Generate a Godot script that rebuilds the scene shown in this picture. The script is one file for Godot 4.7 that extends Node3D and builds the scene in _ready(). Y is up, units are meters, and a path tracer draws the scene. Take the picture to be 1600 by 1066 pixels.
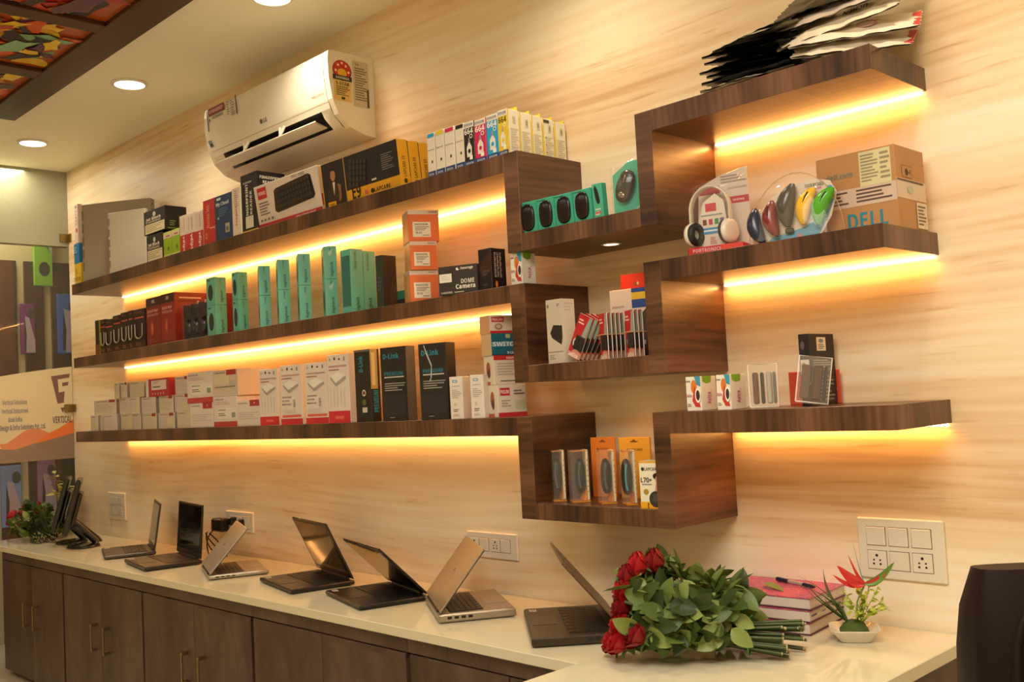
extends Node3D
# A computer shop: floating S-shaped wall shelves full of boxed goods over a long counter of laptops.

var used := {}
var mats := {}
var card: StandardMaterial3D
var gloss: StandardMaterial3D
var font := {}
var glyphs := {}

static func hx(s: String) -> Color:
	return Color.html(s).srgb_to_linear()

class MB:
	var v := PackedVector3Array()
	var n := PackedVector3Array()
	var c := PackedColorArray()
	var uv := PackedVector2Array()
	var ix := PackedInt32Array()
	var xf := Transform3D()
	var col := Color.WHITE
	var swap := false
	var uo := Vector2.ZERO
	func k(s: String) -> MB:
		col = Color.html(s).srgb_to_linear()
		return self
	func vert(p: Vector3, nn: Vector3, t := Vector2.ZERO) -> void:
		v.append(xf * p)
		n.append((xf.basis * nn).normalized())
		c.append(col)
		uv.append(t)
	# corners in any order round the face; out says which way it looks
	func quad(a: Vector3, b: Vector3, cc: Vector3, d: Vector3, out: Vector3) -> void:
		var nn := (b - a).cross(cc - a)
		if nn.length() < 1e-12:
			nn = (cc - a).cross(d - a)
		var flip := nn.dot(out) < 0
		if flip:
			nn = -nn
		nn = nn.normalized()
		var q := [a, d, cc, b] if flip else [a, b, cc, d]
		var i := v.size()
		var m := nn.abs()
		for p in q:
			var t := Vector2(p.x, p.y)
			if m.x > m.y and m.x > m.z:
				t = Vector2(p.z, p.y)
			elif m.y > m.z:
				t = Vector2(p.x, p.z)
			if swap and m.y < 0.7:
				t = Vector2(t.y, t.x)
			vert(p, nn, t + uo)
		ix.append_array([i, i + 2, i + 1, i, i + 3, i + 2])
	func tri(a: Vector3, b: Vector3, cc: Vector3, out: Vector3) -> void:
		var nn := (b - a).cross(cc - a)
		var q := [a, b, cc]
		if nn.dot(out) < 0:
			nn = -nn
			q = [a, cc, b]
		var i := v.size()
		for p in q:
			vert(p, nn.normalized(), Vector2(p.x, p.y) + uo)
		ix.append_array([i, i + 2, i + 1])
	# chamfered box about centre ce; cols: optional colours by face key +x -x +y -y +z -z
	func box(ce: Vector3, s: Vector3, b := 0.0015, cols := {}) -> MB:
		var h := s / 2.0
		b = minf(b, minf(h.x, minf(h.y, h.z)) * 0.8)
		var P := func(sx: float, sy: float, sz: float, a: int) -> Vector3:
			var q := Vector3(sx * (h.x - b), sy * (h.y - b), sz * (h.z - b))
			q[a] = [sx, sy, sz][a] * h[a]
			return ce + q
		var base := col
		for a in 3:
			for s1 in [-1.0, 1.0]:
				var o := Vector3.ZERO
				o[a] = s1
				var key: String = ("+" if s1 > 0 else "-") + "xyz"[a]
				col = hx2(cols[key]) if cols.has(key) else base
				var r := []
				for st in [[-1, -1], [1, -1], [1, 1], [-1, 1]]:
					var g := [0.0, 0.0, 0.0]
					g[a] = s1
					g[(a + 1) % 3] = float(st[0])
					g[(a + 2) % 3] = float(st[1])
					r.append(P.call(g[0], g[1], g[2], a))
				quad(r[0], r[1], r[2], r[3], o)
		col = base
		if b <= 0.0:
			return self
		for a in 3:
			var a2 := (a + 1) % 3
			var a3 := (a + 2) % 3
			for s1 in [-1.0, 1.0]:
				for s2 in [-1.0, 1.0]:
					var o := Vector3.ZERO
					o[a] = s1
					o[a2] = s2
					var r := []
					for st in [[-1, a], [1, a], [1, a2], [-1, a2]]:
						var g := [0.0, 0.0, 0.0]
						g[a] = s1
						g[a2] = s2
						g[a3] = float(st[0])
						r.append(P.call(g[0], g[1], g[2], st[1]))
					quad(r[0], r[1], r[2], r[3], o)
		for sx in [-1.0, 1.0]:
			for sy in [-1.0, 1.0]:
				for sz in [-1.0, 1.0]:
					tri(P.call(sx, sy, sz, 0), P.call(sx, sy, sz, 1), P.call(sx, sy, sz, 2), Vector3(sx, sy, sz))
		return self
	static func hx2(s: String) -> Color:
		return Color.html(s).srgb_to_linear()
	# rows of points, smooth; wrap joins the last column to the first
	func grid(rows: Array, wrap := false, flip := false) -> MB:
		var R := rows.size()
		var N: int = rows[0].size()
		var i0 := v.size()
		for r in R:
			for q in N:
				var pu: Vector3 = rows[r][(q + 1) % N if wrap else mini(q + 1, N - 1)] - rows[r][(q - 1 + N) % N if wrap else maxi(q - 1, 0)]
				var pv: Vector3 = rows[mini(r + 1, R - 1)][q] - rows[maxi(r - 1, 0)][q]
				var nn := pu.cross(pv)
				if nn.length() < 1e-12:
					var r2 := 1 if r == 0 else R - 2
					var pw: Vector3 = rows[r2][(q + 1) % N if wrap else mini(q + 1, N - 1)] - rows[r2][(q - 1 + N) % N if wrap else maxi(q - 1, 0)]
					nn = pw.cross(pv)
				if flip:
					nn = -nn
				vert(rows[r][q], nn.normalized() if nn.length() > 1e-14 else Vector3.UP, Vector2(float(q) / N, float(r) / R))
		for r in R - 1:
			for q in (N if wrap else N - 1):
				var a := i0 + r * N + q
				var b := i0 + r * N + (q + 1) % N
				var d := a + N
				var e := b + N
				if flip:
					ix.append_array([a, b, e, a, e, d])
				else:
					ix.append_array([a, e, b, a, d, e])
		return self
	func fan(ring: Array, out: Vector3) -> MB:
		var m := Vector3.ZERO
		for p in ring:
			m += p
		m /= ring.size()
		for i in ring.size():
			tri(m, ring[i], ring[(i + 1) % ring.size()], out)
		return self
	# a tube along points with a radius at each
	func tube(pts: Array, rad: Variant, sides := 8, caps := true) -> MB:
		var rows := []
		var up := Vector3.UP
		for i in pts.size():
			var t: Vector3 = (pts[mini(i + 1, pts.size() - 1)] - pts[maxi(i - 1, 0)]).normalized()
			if absf(t.dot(up)) > 0.98:
				up = Vector3.RIGHT if absf(t.x) < 0.9 else Vector3.FORWARD
			var s := t.cross(up).normalized()
			var w := s.cross(t).normalized()
			up = w
			var r: float = rad[i] if rad is Array else rad
			var ring := []
			for q in sides:
				var an := TAU * q / sides
				ring.append(pts[i] + s * cos(an) * r + w * sin(an) * r)
			rows.append(ring)
		grid(rows, true)
		if caps:
			fan(rows[0], pts[0] - pts[1])
			fan(rows[-1], pts[-1] - pts[-2])
		return self
	# profile [[radius, height] ...] spun about y
	func lathe(prof: Array, sides := 24) -> MB:
		var rows := []
		for p in prof:
			var ring := []
			for q in sides:
				var an := TAU * q / sides
				ring.append(Vector3(cos(an) * p[0], p[1], -sin(an) * p[0]))
			rows.append(ring)
		return grid(rows, true)
	func blob(ce: Vector3, r: Vector3, nu := 14, nv := 9, pw := 1.0) -> MB:
		var rows := []
		for i in nv:
			var th := PI * i / (nv - 1) - PI / 2
			var ring := []
			for q in nu:
				var an := TAU * q / nu
				var d := Vector3(cos(th) * cos(an), sin(th), -cos(th) * sin(an))
				if pw != 1.0:
					d = Vector3(signf(d.x) * pow(absf(d.x), pw), signf(d.y) * pow(absf(d.y), pw), signf(d.z) * pow(absf(d.z), pw))
				ring.append(ce + d * r)
			rows.append(ring)
		return grid(rows, true)
	# outline (x, y) pushed from z0 to z1
	func prism(poly: PackedVector2Array, z0: float, z1: float) -> MB:
		var t := Geometry2D.triangulate_polygon(poly)
		for i in range(0, t.size(), 3):
			var a := poly[t[i]]
			var b := poly[t[i + 1]]
			var d := poly[t[i + 2]]
			tri(Vector3(a.x, a.y, z1), Vector3(b.x, b.y, z1), Vector3(d.x, d.y, z1), Vector3(0, 0, z1 - z0))
			tri(Vector3(a.x, a.y, z0), Vector3(b.x, b.y, z0), Vector3(d.x, d.y, z0), Vector3(0, 0, z0 - z1))
		var area := 0.0
		for i in poly.size():
			var a := poly[i]
			var b := poly[(i + 1) % poly.size()]
			area += a.x * b.y - b.x * a.y
		for i in poly.size():
			var a := poly[i]
			var b := poly[(i + 1) % poly.size()]
			var o := Vector3(b.y - a.y, a.x - b.x, 0) * signf(area)
			quad(Vector3(a.x, a.y, z0), Vector3(b.x, b.y, z0), Vector3(b.x, b.y, z1), Vector3(a.x, a.y, z1), o)
		return self
	func mesh(m: Material) -> ArrayMesh:
		var arr := []
		arr.resize(Mesh.ARRAY_MAX)
		arr[Mesh.ARRAY_VERTEX] = v
		arr[Mesh.ARRAY_NORMAL] = n
		arr[Mesh.ARRAY_COLOR] = c
		arr[Mesh.ARRAY_TEX_UV] = uv
		arr[Mesh.ARRAY_INDEX] = ix
		var am := ArrayMesh.new()
		am.add_surface_from_arrays(Mesh.PRIMITIVE_TRIANGLES, arr)
		am.surface_set_material(0, m)
		return am

# ---------- naming, things, parts
func numbered(s: String) -> String:
	if not used.has(s):
		used[s] = 0
		return s
	used[s] += 1
	return "%s_%03d" % [s, used[s]]

func tag(o: Node, label: String, category: String, group := "") -> Node:
	o.set_meta("label", label)
	o.set_meta("category", category)
	if group:
		o.set_meta("group", group)
	return o

func thing(called: String, label: String, category: String, at := Vector3.ZERO, yaw := 0.0, group := "") -> Node3D:
	var o := Node3D.new()
	o.name = numbered(called)
	add_child(o)
	o.position = at
	o.rotation_degrees.y = yaw
	tag(o, label, category, group)
	return o

func obj(called: String, mb: MB, m: Material, parent: Node = self, label := "") -> MeshInstance3D:
	var o := MeshInstance3D.new()
	o.name = numbered(called) if parent == self else called
	o.mesh = mb.mesh(m)
	parent.add_child(o, true)
	if label:
		o.set_meta("label", label)
	return o

func struct(called: String, mb: MB, m: Material, parent: Node = self) -> MeshInstance3D:
	var o := obj(called, mb, m, parent)
	if parent == self:
		o.set_meta("kind", "structure")
	return o

func mat(key: String, hex := "ffffff", rough := 0.5, metal := 0.0, spec := 0.5) -> StandardMaterial3D:
	if mats.has(key):
		return mats[key]
	var m := StandardMaterial3D.new()
	m.resource_name = key
	m.albedo_color = Color.html(hex)
	m.roughness = rough
	m.metallic = metal
	m.metallic_specular = spec
	mats[key] = m
	return m

func clear_mat(key: String, alpha := 0.06, hex := "ffffff", rough := 0.04) -> StandardMaterial3D:
	if mats.has(key):
		return mats[key]
	var m := mat(key, hex, rough)
	m.transparency = BaseMaterial3D.TRANSPARENCY_ALPHA
	m.metallic_specular = 0.3
	m.albedo_color.a = alpha
	return m

func glow_mat(key: String, hex: String, energy: float) -> StandardMaterial3D:
	var m := mat(key, hex, 0.5)
	m.emission_enabled = true
	m.emission = Color.html(hex)
	m.emission_energy_multiplier = energy
	return m

func tint(m: StandardMaterial3D) -> StandardMaterial3D:
	m.vertex_color_use_as_albedo = true
	return m

# ---------- print on faces: normalised coordinates, origin at the lower left of the face
func word(mb: MB, s: String, at: Vector2, h: float, z: float, rot := 0.0, w := 0.0, bold := true) -> void:
	var key := s + str(bold)
	if not glyphs.has(key):
		if not font.has(bold):
			var sf := SystemFont.new()
			sf.font_names = PackedStringArray(["Droid Sans"])
			sf.font_weight = 700 if bold else 400
			font[bold] = sf
		var tm := TextMesh.new()
		tm.font = font[bold]
		tm.text = s
		tm.font_size = 32
		tm.pixel_size = 0.01
		tm.depth = 0.0
		tm.curve_step = 2.0
		glyphs[key] = [tm.surface_get_arrays(0), tm.get_aabb()]
	var arr: Array = glyphs[key][0]
	var bb: AABB = glyphs[key][1]
	var sc := h / 0.24
	var sx := sc
	if w > 0.0:
		sx = w / maxf(bb.size.x, 0.001)
	var tv: PackedVector3Array = arr[Mesh.ARRAY_VERTEX]
	var ti: PackedInt32Array = arr[Mesh.ARRAY_INDEX]
	var ce := bb.get_center()
	var i0 := mb.v.size()
	for p in tv:
		var q := Vector2((p.x - ce.x) * sx, (p.y - ce.y) * sc).rotated(rot)
		mb.vert(Vector3(at.x + q.x, at.y + q.y, z), Vector3(0, 0, 1))
	for k in ti:
		mb.ix.append(i0 + k)

func prt(mb: MB, W: float, H: float, ops: Array) -> void:
	var z := 0.0003
	var o := Vector3(0, 0, 1)
	for op in ops:
		z += 0.00012
		match op[0]:
			"r":
				mb.k(op[5])
				mb.quad(Vector3(op[1] * W, op[2] * H, z), Vector3(op[3] * W, op[2] * H, z), Vector3(op[3] * W, op[4] * H, z), Vector3(op[1] * W, op[4] * H, z), o)
			"p":
				mb.k(op[2])
				var poly := PackedVector2Array()
				for i in range(0, op[1].size(), 2):
					poly.append(Vector2(op[1][i] * W, op[1][i + 1] * H))
				var t := Geometry2D.triangulate_polygon(poly)
				for i in range(0, t.size(), 3):
					mb.tri(Vector3(poly[t[i]].x, poly[t[i]].y, z), Vector3(poly[t[i + 1]].x, poly[t[i + 1]].y, z), Vector3(poly[t[i + 2]].x, poly[t[i + 2]].y, z), o)
			"e":
				mb.k(op[5])
				for i in 20:
					var a := TAU * i / 20
					var b := TAU * (i + 1) / 20
					mb.tri(Vector3(op[1] * W, op[2] * H, z), Vector3((op[1] + op[3] * cos(a)) * W, (op[2] + op[4] * sin(a)) * H, z), Vector3((op[1] + op[3] * cos(b)) * W, (op[2] + op[4] * sin(b)) * H, z), o)
			"l":
				mb.k(op[6])
				var n: int = op[5]
				for i in n:
					var y0: float = lerpf(op[4], op[2], (i + 0.2) / n)
					var y1: float = lerpf(op[4], op[2], (i + 0.7) / n)
					var f: float = 0.55 + 0.45 * absf(sin(i * 2.3 + op[1] * 7.0 + n))
					var x1: float = lerpf(op[1], op[3], f)
					mb.quad(Vector3(op[1] * W, y0 * H, z), Vector3(x1 * W, y0 * H, z), Vector3(x1 * W, y1 * H, z), Vector3(op[1] * W, y1 * H, z), o)
			"t":
				mb.k(op[5])
				var rot: float = op[6] if op.size() > 6 else 0.0
				var up := absf(sin(rot)) > 0.9
				word(mb, op[1], Vector2(op[2] * W, op[3] * H), op[4] * (1.35 * W if up else H), z, rot, op[7] * (H if up else W) if op.size() > 7 else 0.0)

func face(w: float, h: float, d: float, side: String, y0 := 0.0) -> Transform3D:
	match side:
		"right":
			return Transform3D(Basis(Vector3(0, 0, -1), Vector3.UP, Vector3(1, 0, 0)), Vector3(w / 2, y0, d / 2))
		"left":
			return Transform3D(Basis(Vector3(0, 0, 1), Vector3.UP, Vector3(-1, 0, 0)), Vector3(-w / 2, y0, -d / 2))
		"top":
			return Transform3D(Basis(Vector3(1, 0, 0), Vector3(0, 0, -1), Vector3.UP), Vector3(-w / 2, y0 + h, d / 2))
	return Transform3D(Basis(), Vector3(-w / 2, y0, d / 2))

# p: x, base y, z, width, height, depth, yaw, lean; sides: face -> print; cols: face -> colour
func carton(called: String, label: String, group: String, p: Array, hex: String, sides := {}, cols := {}, cat := "box", m: Material = null, body := "carton_body") -> Node3D:
	var t := thing(called, label, cat, Vector3(p[0], p[1], p[2]), p[6], group)
	if p[7]:
		t.rotation_degrees.x = p[7]
	var w: float = p[3]
	var h: float = p[4]
	var d: float = p[5]
	obj(body, MB.new().k(hex).box(Vector3(0, h / 2, 0), Vector3(w, h, d), 0.0012, cols), m if m else card, t)
	for s in sides:
		var mb := MB.new()
		mb.xf = face(w, h, d, s)
		prt(mb, d if s in ["left", "right"] else w, d if s == "top" else h, sides[s])
		obj({"right": "side_print", "left": "side_print", "top": "top_print"}.get(s, "front_print"), mb, card, t)
	return t

# ---------- computed surfaces
func laminate(w: int, h: int, sd: int, ramp: Array, fx: float, fy: float, bands := 0.55, wave := 0.15) -> ImageTexture:
	var g := Gradient.new()
	g.offsets = PackedFloat32Array()
	g.colors = PackedColorArray()
	for i in ramp.size():
		g.add_point(float(i) / (ramp.size() - 1), Color.html(ramp[i]))
	var ns := []
	for i in 4:
		var f := FastNoiseLite.new()
		f.seed = sd + i
		f.noise_type = FastNoiseLite.TYPE_SIMPLEX_SMOOTH
		f.fractal_octaves = [2, 3, 2, 1][i]
		f.frequency = 1.0
		ns.append(f)
	var im := Image.create(w, h, false, Image.FORMAT_RGB8)
	for y in h:
		for x in w:
			var u := x * fx / w
			var q := y * fy / h
			var wob: float = ns[3].get_noise_2d(u * 0.35, q * 0.05) * wave
			var broad: float = ns[0].get_noise_2d(u * 0.22, q * 0.22 + wob)
			var fine: float = ns[1].get_noise_2d(u * 0.9, q * 2.6 + wob * 8.0)
			var streak: float = ns[2].get_noise_2d(u * 2.6 + 40.0, q * 5.0 + wob * 12.0)
			var val := 0.55 + bands * broad + 0.32 * fine
			if streak > 0.5:
				val -= (streak - 0.5) * 1.2
			im.set_pixel(x, y, g.sample(clampf(val, 0.0, 1.0)))
	im.generate_mipmaps()
	return ImageTexture.create_from_image(im)

const WX := -4.35      # glass partition plane
const CEIL := 2.878
const SD := 0.2825     # shelf depth
const AL := -0.2529
const AR := -0.1939
const BL := 0.2452
const BR := 0.2978
const XE := 0.8937
const XS := -3.5792
const DX := 0.3044     # desk return
const DE := 0.903
const T1 := 2.082
const T2 := 1.6897
const T3 := 1.3001
const CT := 0.699      # counter top
const DT := 0.7596     # desk top

var rng := RandomNumberGenerator.new()

func _ready() -> void:
	rng.seed = 7
	# --- camera
	var cam := Camera3D.new()
	cam.name = "camera"
	cam.fov = 37.54
	cam.near = 0.05
	cam.transform = Transform3D(Basis(Vector3(0.69816, -0.05306, -0.71397), Vector3(0.0773, 0.99701, 0.00149), Vector3(0.71176, -0.05623, 0.70017)), Vector3(1.85088, 1.358, 2.355))
	add_child(cam)
	cam.current = true
	# --- environment and exposure
	var we := WorldEnvironment.new()
	we.name = "world_environment"
	var e := Environment.new()
	e.background_mode = Environment.BG_COLOR
	e.background_color = Color(0.02, 0.02, 0.02)
	e.tonemap_mode = Environment.TONE_MAPPER_LINEAR
	e.tonemap_exposure = 1.0
	e.sdfgi_enabled = true
	e.ssao_enabled = true
	e.ssil_enabled = true
	we.environment = e
	add_child(we)
	# --- large unseen lamps overhead, out of view
	area("unseen_ceiling_lamp", Vector3(1.4, 2.80, 2.5), Vector2(1.6, 1.6), Vector3.DOWN, "fffaf0", 9.1)  # out of view, placed to light the right end of the wall
	area("unseen_front_lamp", Vector3(-1.6, 2.80, 2.9), Vector2(1.6, 1.6), Vector3.DOWN, "fffaf0", 1.2)  # out of view, placed to light the left of the room
	card = tint(mat("printed_card", "ffffff", 0.5))
	gloss = tint(mat("gloss_plastic", "ffffff", 0.22))
	room()
	shelves()
	counter()
	air_conditioner()
	goods_shelf_one()
	goods_shelf_two()
	goods_shelf_three()
	goods_niches()
	goods_right()
	laptops()
	on_desk()
	plates()
	chair()

func area(called: String, at: Vector3, size: Vector2, dir: Vector3, hex: String, energy: float) -> AreaLight3D:
	var l := AreaLight3D.new()
	l.name = numbered(called + "_light")
	l.area_size = size
	l.area_normalize_energy = true
	l.light_color = Color.html(hex)
	l.light_energy = energy
	l.area_range = 12.0
	l.area_attenuation = 2.0
	l.shadow_enabled = true
	add_child(l)
	var up := Vector3.RIGHT if absf(dir.y) > 0.5 else Vector3.UP
	l.transform = Transform3D(Basis.looking_at(dir, up), at)
	return l

func slab(a: Vector3, b: Vector3, bev := 0.0) -> MB:
	return MB.new().box((a + b) / 2.0, (b - a).abs(), bev)

# ---------- the room
func room() -> void:
	var wall := mat("wall_laminate", "ffffff", 0.42)
	wall.albedo_texture = laminate(2048, 1024, 3, ["cea677", "debd90", "e8cca4", "eed7b3", "f2dfc0", "f4e6cc"], 9.0, 30.0, 0.6)
	wall.uv1_scale = Vector3(1.0 / 7.7, -1.0 / 3.0, 1)
	var mb := MB.new()
	mb.uo = Vector2(4.4, 0)
	mb.box(Vector3(-0.575, 1.45, -0.05), Vector3(7.55, 2.9, 0.1), 0.0)
	struct("wall_back", mb, wall)
	var paint := mat("cream_paint", "d9c9a2", 0.6)
	var white := mat("pale_paint", "9c9c84", 0.25)
	struct("ceiling", slab(Vector3(-6.2, CEIL, -1.6), Vector3(3.3, CEIL + 0.1, 4.7)), mat("ceiling_paint", "f7f2dc", 0.7))
	var fl := mat("floor_tile", "cfc4aa", 0.3)
	struct("floor", slab(Vector3(-6.2, -0.1, -1.6), Vector3(3.3, 0, 4.7)), fl)
	struct("wall_right", slab(Vector3(3.2, 0, 0), Vector3(3.3, CEIL, 4.7)), paint)  # unseen walls here and in front close the room and bounce light
	struct("wall_front", slab(Vector3(-6.2, 0, 4.6), Vector3(3.2, CEIL, 4.7)), paint)
	struct("wall_left", slab(Vector3(WX - 0.06, 2.418, 0), Vector3(WX, CEIL, 1.2)), white)
	struct("wall_left_far", slab(Vector3(WX - 0.1, 0, 1.2), Vector3(WX, CEIL, 4.6)), paint)
	# the lobby behind the glass
	struct("wall_lobby", slab(Vector3(-4.98, 0, -1.5), Vector3(-4.9, CEIL, 4.6)), mat("lobby_paint", "cdbf92", 0.6))
	struct("wall_lobby_end", slab(Vector3(-4.9, 0, -1.6), Vector3(WX - 0.02, CEIL, -1.5)), paint)
	area("unseen_lobby_lamp", Vector3(-4.62, 2.86, 0.4), Vector2(0.3, 1.2), Vector3.DOWN, "fff0d0", 1.6)  # out of view, placed to light the slats behind the glass
	var slat := mat("mahogany_slat", "ffffff", 0.35)
	slat.albedo_texture = laminate(128, 512, 90, ["241409", "3c200e", "522a13", "66361a"], 4.0, 2.0)
	slat.uv1_scale = Vector3(1.0, 0.5, 1)
	var si := 0
	for z in [-0.635, -0.47, -0.305, -0.14, 0.025, 0.19, 0.355, 0.52, 0.685]:
		var s := MB.new()
		s.uo = Vector2(si * 0.37, si * 0.21)
		s.box(Vector3(-4.888, 1.2, z), Vector3(0.024, 2.395, 0.118), 0.003)
		var o := obj("wall_slat", s, slat)
		tag(o, ["first", "second", "third", "fourth", "fifth", "sixth", "seventh", "eighth", "ninth"][8 - si] + " dark wood wall slat behind the glass, counted from the room side", "slat", "wall slats behind the glass")
		si += 1
	lobby_shapes()
	# glass leaf with the printed sign
	var g := MB.new().box(Vector3(WX - 0.006, 1.209, 0.585), Vector3(0.012, 2.41, 1.165), 0.001)
	var pane := thing("glass_partition", "clear frameless glass leaf at the end of the counter carrying a printed sign", "glass", Vector3.ZERO)
	obj("pane", g, partition_glass(), pane)
	var film := MB.new()
	film.xf = Transform3D(Basis(Vector3(0, 0, -1), Vector3.UP, Vector3(1, 0, 0)), Vector3(WX + 0.0006, 1.135, 0.85))
	var W := 0.848
	var H := 0.56
	var top := []
	for i in 13:
		var u := i / 12.0
		top.append_array([1.0 - u, 0.985 - 0.13 * u - 0.12 * u * u])
	prt(film, W, H, [
		["p", [0, 0, 1, 0] + top, "dccfae"],
		["p", [0, 0, 1, 0, 1, 0.27, 0.86, 0.265, 0.72, 0.2, 0.55, 0.14, 0.3, 0.2, 0, 0.3], "8d7a6e"],
		["p", [0.5, 0.2, 0.55, 0.2, 0.62, 0.27, 0.68, 0.33, 0.76, 0.34, 0.84, 0.28, 0.9, 0.25, 0.86, 0.24, 0.72, 0.18, 0.6, 0.13, 0.52, 0.15], "d98a66"],
		["p", [0.74, 0.18, 1, 0.27, 1, 0.42, 0.9, 0.33, 0.84, 0.29], "e57c44"],
		["p", [0.855, 0.885, 0.985, 0.91, 0.945, 0.6, 0.895, 0.59], "7d5c56"],
		["p", [0.9, 0.85, 0.99, 0.868, 0.985, 0.825, 0.93, 0.812, 0.93, 0.775, 0.975, 0.785, 0.955, 0.605, 0.938, 0.605, 0.945, 0.72, 0.905, 0.71], "dccfae"],
		["p", [0.913, 0.545, 0.944, 0.55, 0.929, 0.49], "7d5c56"],
		["t", "VERTICAL", 0.923, 0.42, 0.075, "6a4a48", 0.0, 0.13],
		["t", "Vertical Solutions", 0.61, 0.625, 0.05, "7c8590", 0.0, 0.16],
		["t", "Vertical Industries", 0.61, 0.535, 0.05, "7c8590", 0.0, 0.17],
		["t", "Arab Infra", 0.61, 0.445, 0.05, "7c8590", 0.0, 0.09],
		["t", "Design & Infra Solutions Pvt. Ltd.", 0.66, 0.355, 0.055, "6c7688", 0.0, 0.3]])
	obj("sign_film", film, tint(mat("sign_film", "ffffff", 0.3)), pane, "cream sign film with orange waves and company names")
	var brass := mat("brushed_brass", "8f7b4e", 0.35, 0.9)
	for y in [1.435, 2.47]:
		var b := MB.new().box(Vector3(WX + 0.004, y, 0.028), Vector3(0.014, 0.05, 0.05), 0.002)
		b.box(Vector3(WX + 0.025, y, 0.004), Vector3(0.05, 0.045, 0.008), 0.001)
		b.tube([Vector3(WX + 0.01, y, 0.03), Vector3(WX + 0.015, y, 0.03)], 0.008, 10)
		obj("glass_bracket", b, brass, pane)
	ceiling_tray()
	var li := 0
	for x in [-3.756, -2.527, -1.298, -0.069, 1.16]:
		downlight(x, 0.4, li)
		li += 1
	for z in [1.75, 3.5]:  # out of view, carried on overhead to light the rest of the room
		for x in [-3.4, 2.3]:
			downlight(x, z, li)
			li += 1

func partition_glass() -> StandardMaterial3D:
	var m := clear_mat("partition_glass", 0.03, "e8f2e8", 0.02)
	m.metallic_specular = 0.22
	return m

func lobby_shapes() -> void:
	# coloured planks with cut-out leaves hung on the slats
	var spec := [["lime green plank with a round hole hung high on the slats", "86c22c", 2.24, 2.60, -0.085, 0.03], ["blue plank with a curved cut hung at the glass edge", "3f66c0", 1.80, 2.19, -0.24, -0.11], ["plum purple plank on the slats left of the lime one", "7a2474", 1.80, 2.12, 0.035, 0.12], ["mauve and purple plank below the printed sign", "9f7099", 0.78, 1.12, -0.07, 0.04], ["pale blue plank at the picture edge beside the flowers", "7d93cf", 0.72, 1.1, 0.14, 0.26]]
	for s in spec:
		var w: float = s[5] - s[4]
		var h: float = s[3] - s[2]
		var t := thing("lobby_plank", s[0], "wall decoration", Vector3(-4.876, s[2], (s[4] + s[5]) / 2), 90, "coloured planks behind the glass")
		obj("plank_board", MB.new().k(s[1]).box(Vector3(0, h / 2, 0.0132), Vector3(w, h, 0.022), 0.003), card, t)
		var m := MB.new()
		m.xf = Transform3D(Basis(), Vector3(-w / 2, 0, 0.0243))
		if s[2] > 2.2:
			prt(m, w, h, [["e", 0.55, 0.3, 0.3, 0.13, "2c2a1c"], ["p", [0.3, 1, 0.55, 0.95, 0.75, 0.75, 0.9, 0.58, 0.6, 0.75, 0.42, 0.9], "2c2a1c"], ["p", [0.42, 1, 1, 1, 1, 0.55, 0.85, 0.62, 0.6, 0.85], "a9b18a"]])
		else:
			prt(m, w, h, [["p", [0.3, 0.75, 0.6, 0.72, 0.95, 0.3, 1, 0.3, 1, 0.02, 0.35, 0.02, 0.38, 0.4], "b9a6b2"], ["p", [0.25, 0.7, 0.4, 0.4, 0.33, 0.05, 0.2, 0.05], "24202c"], ["e", 0.75, 0.8, 0.22, 0.1, "3d3a44"]])
		obj("leaf_print", m, card, t)

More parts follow.
